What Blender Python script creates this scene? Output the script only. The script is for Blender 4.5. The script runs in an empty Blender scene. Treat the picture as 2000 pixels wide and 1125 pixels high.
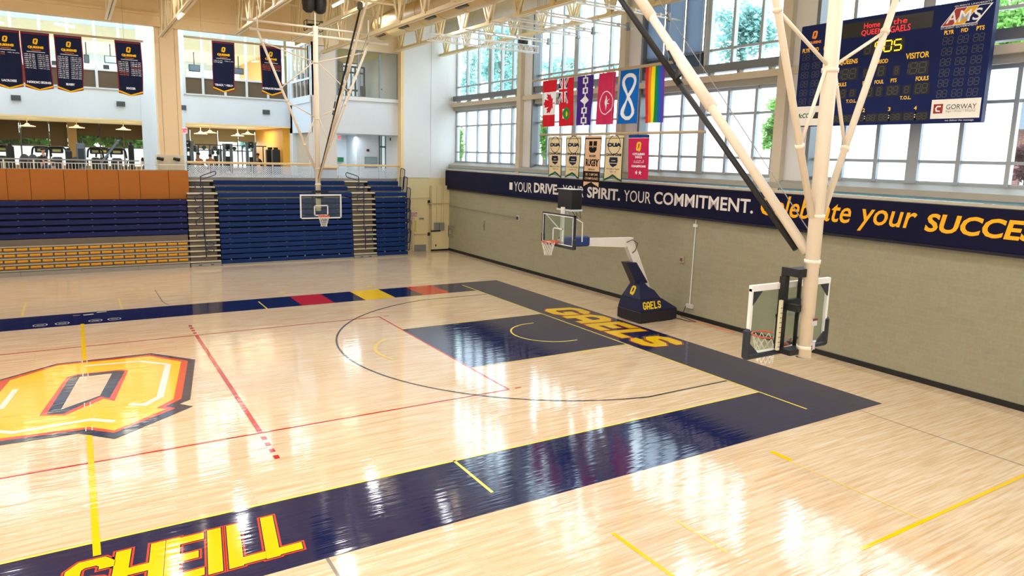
import bpy, math, random
import numpy as np
from mathutils import Vector as V
random.seed(11)
S = bpy.context.scene
COL = S.collection
PI = math.pi

# ------------------------------------------------------------------ camera numbers (2000 x 1125 frame, metres)
FPX, CX, CY = 1383.83, 1022.557, 527.778
CAM = V((0.04015, -19.12192, 5.79481))
YAW, PIT, ROL = 1.0044823, -0.1586721, 0.0280537
_F = V((math.cos(YAW)*math.cos(PIT), math.sin(YAW)*math.cos(PIT), math.sin(PIT)))
_R0 = _F.cross(V((0, 0, 1))).normalized(); _U0 = _R0.cross(_F)
_R = math.cos(ROL)*_R0 + math.sin(ROL)*_U0
_U = -math.sin(ROL)*_R0 + math.cos(ROL)*_U0

def at(u, v, x=None, y=None, z=None):
    """surveying helper: the world point a photo pixel shows on a known wall, floor or ceiling plane"""
    d = _R*((u-CX)/FPX) - _U*((v-CY)/FPX) + _F
    if x is not None: t = (x-CAM.x)/d.x
    elif y is not None: t = (y-CAM.y)/d.y
    else: t = (z-CAM.z)/d.z
    return CAM + d*t

# ------------------------------------------------------------------ materials
def lin(c):
    c = c/255.0
    return c/12.92 if c <= .04045 else ((c+.055)/1.055)**2.4
def L(rgb, a=1.0): return (lin(rgb[0]), lin(rgb[1]), lin(rgb[2]), a)
_M = {}
def mat(name, rgb, rough=.5, metal=0.0, var=.06, scale=6.0, bump=0.0, emit=0.0, spec=.5, alpha=None):
    if name in _M: return _M[name]
    m = bpy.data.materials.new(name); m.use_nodes = True
    nt = m.node_tree; b = nt.nodes['Principled BSDF']
    b.inputs['Roughness'].default_value = rough; b.inputs['Metallic'].default_value = metal
    b.inputs['Specular IOR Level'].default_value = spec
    tc = nt.nodes.new('ShaderNodeTexCoord'); nz = nt.nodes.new('ShaderNodeTexNoise')
    nz.inputs['Scale'].default_value = scale; nz.inputs['Detail'].default_value = 4
    nt.links.new(tc.outputs['Object'], nz.inputs['Vector'])
    mx = nt.nodes.new('ShaderNodeMix'); mx.data_type = 'RGBA'
    c = L(rgb); k1, k2 = 1-var, 1+var
    mx.inputs[6].default_value = (c[0]*k1, c[1]*k1, c[2]*k1, 1); mx.inputs[7].default_value = (min(1, c[0]*k2), min(1, c[1]*k2), min(1, c[2]*k2), 1)
    nt.links.new(nz.outputs['Fac'], mx.inputs[0]); nt.links.new(mx.outputs[2], b.inputs['Base Color'])
    if bump:
        bp = nt.nodes.new('ShaderNodeBump'); bp.inputs['Strength'].default_value = bump; bp.inputs['Distance'].default_value = .02
        nt.links.new(nz.outputs['Fac'], bp.inputs['Height']); nt.links.new(bp.outputs['Normal'], b.inputs['Normal'])
    if emit:
        nt.links.new(mx.outputs[2], b.inputs['Emission Color']); b.inputs['Emission Strength'].default_value = emit
    _M[name] = m
    return m

def court_mat(name, rgb=None):
    """lacquered maple boards (rgb None) or lacquered paint on those boards"""
    if name in _M: return _M[name]
    m = bpy.data.materials.new(name); m.use_nodes = True
    nt = m.node_tree; N = nt.nodes.new; K = nt.links.new; b = nt.nodes['Principled BSDF']
    geo = N('ShaderNodeNewGeometry')
    if rgb is None:
        br = N('ShaderNodeTexBrick'); br.offset = .37; br.offset_frequency = 3
        br.inputs['Scale'].default_value = 1.0; br.inputs['Brick Width'].default_value = 1.15; br.inputs['Row Height'].default_value = .075
        br.inputs['Mortar Size'].default_value = .0016; br.inputs['Mortar Smooth'].default_value = .4; br.inputs['Bias'].default_value = -.05
        br.inputs['Color1'].default_value = L((243, 225, 198)); br.inputs['Color2'].default_value = L((236, 211, 176)); br.inputs['Mortar'].default_value = L((206, 174, 130))
        K(geo.outputs['Position'], br.inputs['Vector'])
        mp = N('ShaderNodeMapping'); mp.inputs['Scale'].default_value = (.55, 9, 1); K(geo.outputs['Position'], mp.inputs['Vector'])
        nz = N('ShaderNodeTexNoise'); nz.inputs['Scale'].default_value = 1.6; nz.inputs['Detail'].default_value = 5; K(mp.outputs['Vector'], nz.inputs['Vector'])
        rp = N('ShaderNodeValToRGB'); rp.color_ramp.elements[0].position = .32; rp.color_ramp.elements[1].position = .7
        rp.color_ramp.elements[0].color = L((226, 205, 178)); rp.color_ramp.elements[1].color = (1, 1, 1, 1)
        K(nz.outputs['Fac'], rp.inputs['Fac'])
        mu = N('ShaderNodeMix'); mu.data_type = 'RGBA'; mu.blend_type = 'MULTIPLY'; mu.inputs[0].default_value = .8
        K(br.outputs['Color'], mu.inputs[6]); K(rp.outputs['Color'], mu.inputs[7])
        K(mu.outputs[2], b.inputs['Base Color'])
    else:
        nz = N('ShaderNodeTexNoise'); nz.inputs['Scale'].default_value = 3.0; K(geo.outputs['Position'], nz.inputs['Vector'])
        mx = N('ShaderNodeMix'); mx.data_type = 'RGBA'; c = L(rgb)
        mx.inputs[6].default_value = (c[0]*.94, c[1]*.94, c[2]*.94, 1); mx.inputs[7].default_value = (min(1, c[0]*1.06), min(1, c[1]*1.06), min(1, c[2]*1.06), 1)
        K(nz.outputs['Fac'], mx.inputs[0]); K(mx.outputs[2], b.inputs['Base Color'])
    # slightly cupped boards: ripples across the board direction break the mirror image into streaks
    m2 = N('ShaderNodeMapping'); m2.inputs['Scale'].default_value = (.9, 11, 1); K(geo.outputs['Position'], m2.inputs['Vector'])
    n2 = N('ShaderNodeTexNoise'); n2.inputs['Scale'].default_value = 1.0; n2.inputs['Detail'].default_value = 2; K(m2.outputs['Vector'], n2.inputs['Vector'])
    bp = N('ShaderNodeBump'); bp.inputs['Strength'].default_value = .24; bp.inputs['Distance'].default_value = .012
    K(n2.outputs['Fac'], bp.inputs['Height']); K(bp.outputs['Normal'], b.inputs['Normal'])
    b.inputs['Roughness'].default_value = .07; b.inputs['Specular IOR Level'].default_value = .8 if rgb is None else .62
    b.inputs['Coat Weight'].default_value = .4 if rgb is None else .28; b.inputs['Coat Roughness'].default_value = .05; K(bp.outputs['Normal'], b.inputs['Coat Normal'])
    _M[name] = m
    return m

def glass_mat(name, tint=(235, 245, 245), opacity=.06, gloss=.08):
    if name in _M: return _M[name]
    m = bpy.data.materials.new(name); m.use_nodes = True
    nt = m.node_tree; nt.nodes.clear(); N = nt.nodes.new; K = nt.links.new
    out = N('ShaderNodeOutputMaterial'); tr = N('ShaderNodeBsdfTransparent'); tr.inputs['Color'].default_value = L(tint)
    df = N('ShaderNodeBsdfDiffuse'); df.inputs['Color'].default_value = L(tint)
    gl = N('ShaderNodeBsdfGlossy'); gl.inputs['Roughness'].default_value = .02
    lw = N('ShaderNodeLayerWeight'); lw.inputs['Blend'].default_value = gloss
    m1 = N('ShaderNodeMixShader'); m1.inputs[0].default_value = opacity
    K(tr.outputs[0], m1.inputs[1]); K(df.outputs[0], m1.inputs[2])
    m2 = N('ShaderNodeMixShader'); K(lw.outputs['Fresnel'], m2.inputs[0]); K(m1.outputs[0], m2.inputs[1]); K(gl.outputs[0], m2.inputs[2])
    K(m2.outputs[0], out.inputs['Surface'])
    _M[name] = m
    return m

def frost_mat(name, rgb=(240, 246, 250), through=.0):
    if name in _M: return _M[name]
    m = bpy.data.materials.new(name); m.use_nodes = True
    nt = m.node_tree; nt.nodes.clear(); N = nt.nodes.new; K = nt.links.new
    out = N('ShaderNodeOutputMaterial'); tl = N('ShaderNodeBsdfTranslucent'); tl.inputs['Color'].default_value = L(rgb)
    tr = N('ShaderNodeBsdfTransparent'); df = N('ShaderNodeBsdfDiffuse'); df.inputs['Color'].default_value = L(rgb)
    geo = N('ShaderNodeNewGeometry'); nz = N('ShaderNodeTexNoise'); nz.inputs['Scale'].default_value = .8; K(geo.outputs['Position'], nz.inputs['Vector'])
    rp = N('ShaderNodeValToRGB'); c = L(rgb); rp.color_ramp.elements[0].color = (c[0]*.88, c[1]*.93, c[2]*.97, 1); rp.color_ramp.elements[1].color = c
    K(nz.outputs['Fac'], rp.inputs['Fac']); K(rp.outputs['Color'], tl.inputs['Color'])
    m1 = N('ShaderNodeMixShader'); m1.inputs[0].default_value = .12; K(tl.outputs[0], m1.inputs[1]); K(df.outputs[0], m1.inputs[2])
    m2 = N('ShaderNodeMixShader'); m2.inputs[0].default_value = through; K(m1.outputs[0], m2.inputs[1]); K(tr.outputs[0], m2.inputs[2])
    K(m2.outputs[0], out.inputs['Surface'])
    _M[name] = m
    return m

def perforated_mat(name, rgb, pitch=.11, hole=.3):
    """sheet metal with a staggered grid of round holes"""
    if name in _M: return _M[name]
    m = bpy.data.materials.new(name); m.use_nodes = True
    nt = m.node_tree; N = nt.nodes.new; K = nt.links.new; b = nt.nodes['Principled BSDF']; out = nt.nodes['Material Output']
    b.inputs['Base Color'].default_value = L(rgb); b.inputs['Roughness'].default_value = .45
    geo = N('ShaderNodeNewGeometry'); sx = N('ShaderNodeSeparateXYZ'); K(geo.outputs['Position'], sx.inputs[0])
    def wave(sock):
        a = N('ShaderNodeMath'); a.operation = 'MULTIPLY'; a.inputs[1].default_value = 2*PI/pitch; K(sock, a.inputs[0])
        s = N('ShaderNodeMath'); s.operation = 'SINE'; K(a.outputs[0], s.inputs[0]); return s.outputs[0]
    p = N('ShaderNodeMath'); p.operation = 'MULTIPLY'; K(wave(sx.outputs['X']), p.inputs[0]); K(wave(sx.outputs['Z']), p.inputs[1])
    g = N('ShaderNodeMath'); g.operation = 'GREATER_THAN'; g.inputs[1].default_value = hole; K(p.outputs[0], g.inputs[0])
    tr = N('ShaderNodeBsdfTransparent'); mx = N('ShaderNodeMixShader'); K(g.outputs[0], mx.inputs[0]); K(b.outputs[0], mx.inputs[1]); K(tr.outputs[0], mx.inputs[2])
    K(mx.outputs[0], out.inputs['Surface'])
    _M[name] = m
    return m

def block_mat(name, rgb, mortar, w=.4, h=.2, axis='y'):
    """painted concrete block courses on a wall; axis = horizontal direction of the wall"""
    if name in _M: return _M[name]
    m = bpy.data.materials.new(name); m.use_nodes = True
    nt = m.node_tree; N = nt.nodes.new; K = nt.links.new; b = nt.nodes['Principled BSDF']
    geo = N('ShaderNodeNewGeometry'); sx = N('ShaderNodeSeparateXYZ'); cb = N('ShaderNodeCombineXYZ'); K(geo.outputs['Position'], sx.inputs[0])
    K(sx.outputs['Y' if axis == 'y' else 'X'], cb.inputs[0]); K(sx.outputs['Z'], cb.inputs[1])
    br = N('ShaderNodeTexBrick'); br.inputs['Scale'].default_value = 1; br.inputs['Brick Width'].default_value = w; br.inputs['Row Height'].default_value = h
    br.inputs['Mortar Size'].default_value = .006; br.inputs['Mortar Smooth'].default_value = .5
    c = L(rgb); br.inputs['Color1'].default_value = c; br.inputs['Color2'].default_value = (c[0]*.94, c[1]*.94, c[2]*.93, 1); br.inputs['Mortar'].default_value = L(mortar)
    K(cb.outputs[0], br.inputs['Vector'])
    nz = N('ShaderNodeTexNoise'); nz.inputs['Scale'].default_value = 14; nz.inputs['Detail'].default_value = 6; K(geo.outputs['Position'], nz.inputs['Vector'])
    mu = N('ShaderNodeMix'); mu.data_type = 'RGBA'; mu.blend_type = 'SOFT_LIGHT'; mu.inputs[0].default_value = .25
    K(br.outputs['Color'], mu.inputs[6]); K(nz.outputs['Color'], mu.inputs[7]); K(mu.outputs[2], b.inputs['Base Color'])
    bp = N('ShaderNodeBump'); bp.inputs['Strength'].default_value = .12; bp.inputs['Distance'].default_value = .006; K(br.outputs['Fac'], bp.inputs['Height']); bp.invert = True
    K(bp.outputs['Normal'], b.inputs['Normal']); b.inputs['Roughness'].default_value = .6
    _M[name] = m
    return m

# ------------------------------------------------------------------ mesh builder
class MB:
    def __init__(s): s.v = []; s.f = []; s.mi = []; s.cur = 0
    def add(s, vs, fs):
        n = len(s.v); s.v += [tuple(p) for p in vs]; s.f += [[i+n for i in f] for f in fs]; s.mi += [s.cur]*len(fs); return s
    def box(s, x0, x1, y0, y1, z0, z1):
        x0, x1 = sorted((x0, x1)); y0, y1 = sorted((y0, y1)); z0, z1 = sorted((z0, z1))
        return s.add([(x0,y0,z0),(x1,y0,z0),(x1,y1,z0),(x0,y1,z0),(x0,y0,z1),(x1,y0,z1),(x1,y1,z1),(x0,y1,z1)],
                     [(0,3,2,1),(4,5,6,7),(0,1,5,4),(1,2,6,5),(2,3,7,6),(3,0,4,7)])
    def bbox(s, x0, x1, y0, y1, z0, z1, b=.02):
        """box with chamfered edges"""
        x0, x1 = sorted((x0, x1)); y0, y1 = sorted((y0, y1)); z0, z1 = sorted((z0, z1))
        def ring(z, d): return [(x0+d+b,y0+d,z),(x1-d-b,y0+d,z),(x1-d,y0+d+b,z),(x1-d,y1-d-b,z),(x1-d-b,y1-d,z),(x0+d+b,y1-d,z),(x0+d,y1-d-b,z),(x0+d,y0+d+b,z)]
        return s.loft([ring(z0, b), ring(z0+b, 0), ring(z1-b, 0), ring(z1, b)])
    def loft(s, rings, cap=True, closed=True):
        n = len(rings[0]); vs = [p for r in rings for p in r]; fs = []
        for k in range(len(rings)-1):
            for i in range(n if closed else n-1):
                j = (i+1) % n; fs.append((k*n+i, k*n+j, (k+1)*n+j, (k+1)*n+i))
        if cap: fs.append(tuple(range(n-1, -1, -1))); fs.append(tuple(range((len(rings)-1)*n, len(rings)*n)))
        return s.add(vs, fs)
    def bar(s, p, q, w, h, up=(0, 0, 1)):
        p, q = V(p), V(q); d = (q-p).normalized(); a = d.cross(V(up))
        if a.length < 1e-4: a = d.cross(V((0, 1, 0)))
        a.normalize(); b = a.cross(d); a *= w/2; b *= h/2
        return s.loft([[p-a-b, p+a-b, p+a+b, p-a+b], [q-a-b, q+a-b, q+a+b, q-a+b]])
    def tube(s, p, q, r, n=10, r2=None):
        return s.path([p, q], r, n, r2=r2)
    def path(s, pts, r, n=8, closed=False, r2=None):
        pts = [V(p) for p in pts]; m = len(pts); rings = []; prev = None
        for i, p in enumerate(pts):
            if closed: d = (pts[(i+1) % m]-pts[i-1])
            else: d = pts[min(i+1, m-1)]-pts[max(i-1, 0)]
            d.normalize()
            if prev is None:
                a = d.cross(V((0, 0, 1)))
                if a.length < .1: a = d.cross(V((0, 1, 0)))
            else: a = prev - d*prev.dot(d)
            a.normalize(); prev = a; b = d.cross(a)
            rr = r if r2 is None else r+(r2-r)*i/max(1, m-1)
            rings.append([p+a*rr*math.cos(2*PI*k/n)+b*rr*math.sin(2*PI*k/n) for k in range(n)])
        if closed: rings.append(rings[0])
        return s.loft(rings, cap=not closed)
    def poly(s, pts): return s.add(pts, [tuple(range(len(pts)))])
    def prism(s, pts, vec):
        vec = V(vec); return s.loft([[V(p) for p in pts], [V(p)+vec for p in pts]])
    def ball(s, c, rx, ry, rz, n=12, m=8):
        vs = [(c[0], c[1], c[2]-rz)]; fs = []
        for i in range(1, m):
            t = -PI/2+PI*i/m
            for k in range(n):
                a = 2*PI*k/n; vs.append((c[0]+rx*math.cos(t)*math.cos(a), c[1]+ry*math.cos(t)*math.sin(a), c[2]+rz*math.sin(t)))
        vs.append((c[0], c[1], c[2]+rz))
        for k in range(n): fs.append((0, 1+(k+1) % n, 1+k))
        for i in range(m-2):
            for k in range(n):
                a = 1+i*n+k; b = 1+i*n+(k+1) % n; fs.append((a, b, b+n, a+n))
        t = len(vs)-1
        for k in range(n): fs.append((t, t-n+k, t-n+(k+1) % n))
        return s.add(vs, fs)
    def stroke(s, pts, hw, f, ext=0.0, lift=0.0):
        """flat thick polyline with mitred corners: pts in 2D, f maps (x, y) to a world point; lift = height above the plane"""
        P = [V((p[0], p[1])) for p in pts]; n = len(P); loop = n > 3 and (P[0]-P[-1]).length < 1e-6
        if ext and not loop:
            P[0] = P[0]-(P[1]-P[0]).normalized()*ext; P[-1] = P[-1]+(P[-1]-P[-2]).normalized()*ext
        o = V(f(0, 0)); up = ((V(f(1, 0))-o).cross(V(f(0, 1))-o)).normalized()*lift
        A = []; B = []
        for i in range(n):
            a = P[i-1] if i else (P[-2] if loop else None); b = P[i+1] if i < n-1 else (P[1] if loop else None)
            d0 = (P[i]-a).normalized() if a is not None else None; d1 = (b-P[i]).normalized() if b is not None else None
            d0 = d0 if d0 is not None else d1; d1 = d1 if d1 is not None else d0
            t = (d0+d1).normalized(); nn = V((-t.y, t.x)); k = max(.35, nn.dot(V((-d0.y, d0.x))))
            A.append(V(f(*(P[i]-nn*hw/k)))+up); B.append(V(f(*(P[i]+nn*hw/k)))+up)
        return s.add(A+B, [(i, i+1, n+i+1, n+i) for i in range(n-1)])

ORG = {}
def build(name, mb, mats, parent=None, smooth=False, base=None):
    """links the collected geometry as ONE mesh object; origin at its base, or its parent's origin for a part"""
    if not isinstance(mats, (list, tuple)): mats = [mats]
    me = bpy.data.meshes.new(name)
    if parent is not None: o0 = ORG[parent.name]
    else:
        a = np.array(mb.v); lo = a.min(0); hi = a.max(0)
        o0 = V(base) if base else V(((lo[0]+hi[0])/2, (lo[1]+hi[1])/2, lo[2]))
    me.from_pydata([(p[0]-o0.x, p[1]-o0.y, p[2]-o0.z) for p in mb.v], [], mb.f)
    for m in mats: me.materials.append(m)
    if any(mb.mi): me.polygons.foreach_set('material_index', mb.mi)
    if smooth: me.polygons.foreach_set('use_smooth', [True]*len(me.polygons))
    me.update()
    ob = bpy.data.objects.new(name, me); COL.objects.link(ob)
    if parent is not None: ob.parent = parent
    else: ob.location = o0
    ORG[ob.name] = o0
    return ob
def tag(o, label, cat, group=None, kind=None):
    o['label'] = label; o['category'] = cat
    if group: o['group'] = group
    if kind: o['kind'] = kind
    return o
def empty(name, loc, label, cat, group=None):
    o = bpy.data.objects.new(name, None); COL.objects.link(o); o.location = loc; o.empty_display_size = .2
    ORG[o.name] = V(loc); return tag(o, label, cat, group)
def struct(name, mb, mats, parent=None, smooth=False):
    o = build(name, mb, mats, parent, smooth)
    if parent is None: o['kind'] = 'structure'
    return o
def copy_tree(o, loc, label=None):
    """the thing, its parts and their sub-parts as new objects sharing mesh data"""
    r = o.copy(); COL.objects.link(r); r.location = loc
    if label: r['label'] = label
    for ch in list(o.children):
        c = ch.copy(); COL.objects.link(c); c.parent = r
        for g in list(ch.children):
            d = g.copy(); COL.objects.link(d); d.parent = c
    return r

# ------------------------------------------------------------------ lettering
_T = {}
def glyphs(s, bold=0.0):
    """flat lettering as triangles in a box of width 1 x height 1 (numpy verts, faces, aspect)"""
    k = (s, bold)
    if k in _T: return _T[k]
    cu = bpy.data.curves.new('lettering', 'FONT'); cu.body = s; cu.offset = bold; cu.resolution_u = 3; cu.fill_mode = 'FRONT'
    ob = bpy.data.objects.new('lettering', cu)
    me = ob.to_mesh()
    v = np.array([tuple(q.co)[:2] for q in me.vertices]); f = [tuple(p.vertices) for p in me.polygons]
    ob.to_mesh_clear(); bpy.data.objects.remove(ob); bpy.data.curves.remove(cu)
    lo, hi = v.min(0), v.max(0); w = hi-lo
    _T[k] = ((v-lo)/w, f, w[0]/w[1])
    return _T[k]
def letter(mb, s, f, x0, x1, y0, y1, bold=0.0, shear=0.0):
    """lays lettering into the 2D box x0..x1, y0..y1 of a plane; f maps 2D to world"""
    v, fs, _ = glyphs(s, bold); H = y1-y0
    mb.add([f(x0+(x1-x0)*p[0]+shear*H*p[1], y0+H*p[1]) for p in v], fs)
BLOCK = {'S': (.62, [[(.52,.70),(.52,.79),(.43,.88),(.19,.88),(.1,.79),(.1,.62),(.19,.53),(.43,.47),(.52,.38),(.52,.21),(.43,.12),(.19,.12),(.1,.21),(.1,.3)]]),
  'H': (.66, [[(.1,0),(.1,1)], [(.56,0),(.56,1)], [(.1,.5),(.56,.5)]]),
  'E': (.58, [[(.1,0),(.1,1)], [(.1,.9),(.55,.9)], [(.1,.5),(.47,.5)], [(.1,.1),(.55,.1)]]),
  'I': (.24, [[(.1,0),(.1,1)]]), 'L': (.54, [[(.1,0),(.1,1)], [(.1,.1),(.52,.1)]]),
  'G': (.66, [[(.56,.7),(.56,.79),(.45,.9),(.21,.9),(.1,.79),(.1,.21),(.21,.1),(.45,.1),(.56,.21),(.56,.46),(.36,.46)]]),
  'A': (.66, [[(.1,0),(.1,.76),(.24,.9),(.42,.9),(.56,.76),(.56,0)], [(.1,.36),(.56,.36)]])}
def block(mb, ch, f, x, y, w, h, hw, ext=0.0, shear=0.0):
    W, polys = BLOCK[ch]
    for i, P in enumerate(polys): mb.stroke([(p[0]/W*w, p[1]*h) for p in P], hw, lambda a, b: f(x+a+shear*b, y+b), ext, .0004*i)
SEG = {'a': [(0,1),(1,1)], 'b': [(1,1),(1,.5)], 'c': [(1,.5),(1,0)], 'd': [(0,0),(1,0)], 'e': [(0,0),(0,.5)], 'f': [(0,.5),(0,1)], 'g': [(0,.5),(1,.5)]}
DIG = {'8': 'abcdefg', '9': 'abcdfg', '0': 'abcdef', '5': 'acdfg', '1': 'bc'}
def digit(mb, ch, f, x0, x1, y0, y1, hw, shear=.06):
    for k in DIG[ch]:
        (ax, ay), (bx, by) = SEG[k]
        g = lambda a, b: f(x0+(x1-x0)*a/1.0 if False else a, b)
        A = (x0+(x1-x0)*ax+shear*(y1-y0)*ay, y0+(y1-y0)*ay); B = (x0+(x1-x0)*bx+shear*(y1-y0)*by, y0+(y1-y0)*by)
        d = V((B[0]-A[0], B[1]-A[1])); d *= .1
        mb.stroke([(A[0]+d.x, A[1]+d.y), (B[0]-d.x, B[1]-d.y)], hw, f)
# emblem letter (traced from the court), metres about its centre
Q_NAVY = [(-.62,2.88),(1.61,2.89),(2.59,1.68),(2.03,-1.69),(1.77,-1.9),(2.02,-2.2),(.42,-3.47),(-.19,-2.82),(-1.75,-2.79),(-2.55,-1.85),(-2.0,1.77)]
Q_RED = [(-.6,2.78),(1.57,2.7),(2.40,1.64),(1.86,-1.58),(1.5,-1.95),(1.68,-2.17),(.43,-3.14),(-.06,-2.66),(-1.62,-2.58),(-2.32,-1.8),(-1.8,1.8)]
Q_YEL = [(-.58,2.68),(1.54,2.56),(2.23,1.63),(1.7,-1.51),(1.31,-1.98),(1.49,-2.14),(.44,-3.0),(.01,-2.55),(-1.55,-2.43),(-2.1,-1.75),(-1.58,1.76)]
Q_RHOLE = [(-.41,1.39),(-.18,1.6),(.81,1.52),(.95,1.37),(.53,-1.04),(.33,-.77),(-.42,-1.56),(-.89,-1.34)]
Q_NHOLE = [(-.34,1.32),(-.14,1.5),(.73,1.45),(.86,1.31),(.44,-.78),(.27,-.55),(-.46,-1.44),(-.76,-1.32)]
Q_HOLE = [(-.13,1.27),(.58,1.26),(.26,-.51),(-.5,-1.15)]
# ================================================================== palette
WOOD = court_mat('maple boards'); F_NAVY = court_mat('court navy', (20, 29, 74)); F_YEL = court_mat('court yellow', (255, 204, 0))
F_RED = court_mat('court red', (196, 36, 40)); F_ORG = court_mat('court orange red', (222, 70, 44)); F_WHITE = court_mat('court white', (246, 242, 226))
F_BLACK = court_mat('court black', (34, 30, 40)); F_GREY = court_mat('court grey', (150, 140, 130)); F_PALE = court_mat('court pale yellow', (250, 214, 120))
F_LINE = court_mat('court dark line', (40, 38, 50)); F_LY = court_mat('court lemon', (252, 226, 90))
WHITE = mat('white paint', (226, 228, 230), .55, var=.02); BLUEW = mat('cool white paint', (224, 238, 250), .55, var=.02)
CREAM = mat('cream paint', (226, 208, 158), .5, var=.04); TAN = mat('tan paint', (242, 214, 162), .6, var=.04)
TRUSS = mat('cream steel', (236, 216, 172), .45, var=.04); POLE = mat('ivory steel', (240, 226, 204), .35, var=.03)
ALU = mat('grey aluminium', (170, 178, 184), .35, .3, var=.04); ALUD = mat('dark aluminium', (116, 122, 128), .4, .3, var=.05)
SILL = mat('grey sill panel', (164, 164, 156), .5, var=.04); BEIGE = mat('beige girt', (210, 200, 180), .5, var=.04)
BLACK = mat('black rubber', (18, 18, 20), .5, var=.1); DARK = mat('dark steel', (44, 50, 58), .4, .4, var=.1)
NAVYP = mat('navy vinyl', (8, 10, 48), .6, var=.08, spec=.2); BLUE = mat('blue seat plastic', (8, 42, 98), .5, var=.1, scale=3, spec=.25)
GREYM = mat('galvanised steel', (150, 152, 152), .4, .5, var=.08)
GLASS = glass_mat('clear glass'); FROST = frost_mat('frosted glass')

# ================================================================== floor and court markings
floor = struct('floor', MB().poly([(-28,-24,0),(19.4,-24,0),(19.4,20.2,0),(-28,20.2,0)]), WOOD)
ORG['floor'] = V((floor.location))
def fl(z): return lambda x, y: (x, y, z)
def part_floor(name, mb, m): return build(name, mb, m, floor)
def rect(mb, x0, x1, y0, y1, z): return mb.poly([(x0,y0,z),(x1,y0,z),(x1,y1,z),(x0,y1,z)])
m = MB(); rect(m, -22, 16.67, -9.71, -7.64, .002); rect(m, 14.6, 16.67, -7.64, 7.5, .002); rect(m, -22, 16.67, 7.5, 9.44, .002)
part_floor('border_band', m, F_NAVY)
m = MB(); rect(m, 9.03, 14.6, -2.43, 2.43, .002); part_floor('key_area', m, F_NAVY)
m = MB(); rect(m, -22, 14.6, -7.66, -7.61, .004); rect(m, 14.58, 14.635, -9.06, 8.9, .004)
rect(m, 5.86, 5.92, -9.11, -7.62, .004); rect(m, 5.77, 5.82, 7.48, 8.92, .004)
rect(m, 9.0, 14.6, -2.455, -2.42, .004); rect(m, 9.0, 14.6, 2.42, 2.455, .004)
part_floor('boundary_line', m, F_LY)
m = MB(); m.stroke([(13.5,1.3)]+[(13.3+1.3*math.cos(a), 1.3*math.sin(a)) for a in [PI/2+PI*k/24 for k in range(25)]]+[(13.5,-1.3)], .03, fl(.005)); part_floor('restraining_arc', m, F_LY)
m = MB(); a0 = math.acos(1.3/6.72)
arc = [(13.07-6.72*math.sin(t), 6.72*math.cos(t)) for t in [(PI/2-a0)+(2*a0)*k/60 for k in range(61)]]
m.stroke([(14.58, arc[0][1])]+arc+[(14.58, arc[-1][1])], .03, fl(.005)); part_floor('three_point_line', m, F_LINE)
m = MB(); m.stroke([(9.03-1.75*math.cos(t), 1.75*math.sin(t)) for t in [-.45+1.45*k/14 for k in range(15)]], .05, fl(.005))
for a, b in ((11.1, 11.45), (12.75, 13.1)): rect(m, a, b, -2.6 if a < 12 else -2.6, -2.5, .005) if a > 12 else rect(m, a, b, 2.5, 2.6, .005)
part_floor('free_throw_mark', m, F_PALE)
m = MB()
for y in (-4.5, 4.5): rect(m, -9, 9, y-.025, y+.025, .005)
for x in (-9, 9): rect(m, x-.025, x+.025, -4.5, 4.5, .005)
for x in (-3, 3):
    rect(m, x-.05, x+.05, -4.5, 4.5, .006)
    for k in range(4):
        for s in (-1, 1): rect(m, x-.05, x+.05, s*(4.72+.35*k), s*(4.88+.35*k), .006)
rect(m, 9.18, 9.36, -4.52, -4.47, .005); rect(m, 9.18, 9.36, 4.47, 4.52, .005)
part_floor('volleyball_line', m, F_RED)
m = MB(); rect(m, -.05, .05, 2.87, 7.6, .006); rect(m, -.05, .05, -8.05, -2.8, .006); part_floor('centre_line', m, F_YEL)
m = MB()
for x in (7.09, 12.07): rect(m, x, x+1.245, 7.5, 9.44, .004)
part_floor('red_stripe', m, F_RED)
m = MB(); rect(m, 9.58, 10.83, 7.5, 9.44, .004); part_floor('yellow_stripe', m, F_YEL)
# centre emblem, stacked paint layers
m = MB()
for k, (pts, z) in enumerate(((Q_NAVY, .008), (Q_RED, .010), (Q_YEL, .012), (Q_RHOLE, .014), (Q_NHOLE, .016), (Q_HOLE, .018))):
    m.cur = (0, 1, 2, 1, 0, 3)[k]; m.poly([(x, y, z) for x, y in pts])
m.cur = 4
for P, w in (([(.0,2.3),(1.28,2.14),(1.9,1.5)], .06), ([(1.9,1.5),(1.45,-1.2),(1.1,-1.62),(.8,-1.45)], .075), ([(-1.62,-.5),(-1.42,.9)], .06), ([(-1.9,-1.7),(-1.3,-2.2),(.05,-2.1),(.47,-2.45)], .07)):
    m.stroke(P, w, fl(.014))
for a, b in ((2.55, 2.87), (1.28, 1.58), (-1.25, -.9), (-2.8, -2.56)):
    for x in (-.055, .055): rect(m, x-.008, x+.008, a, b, .019)
part_floor('centre_emblem', m, [F_NAVY, F_ORG, F_YEL, WOOD, F_WHITE])
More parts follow.
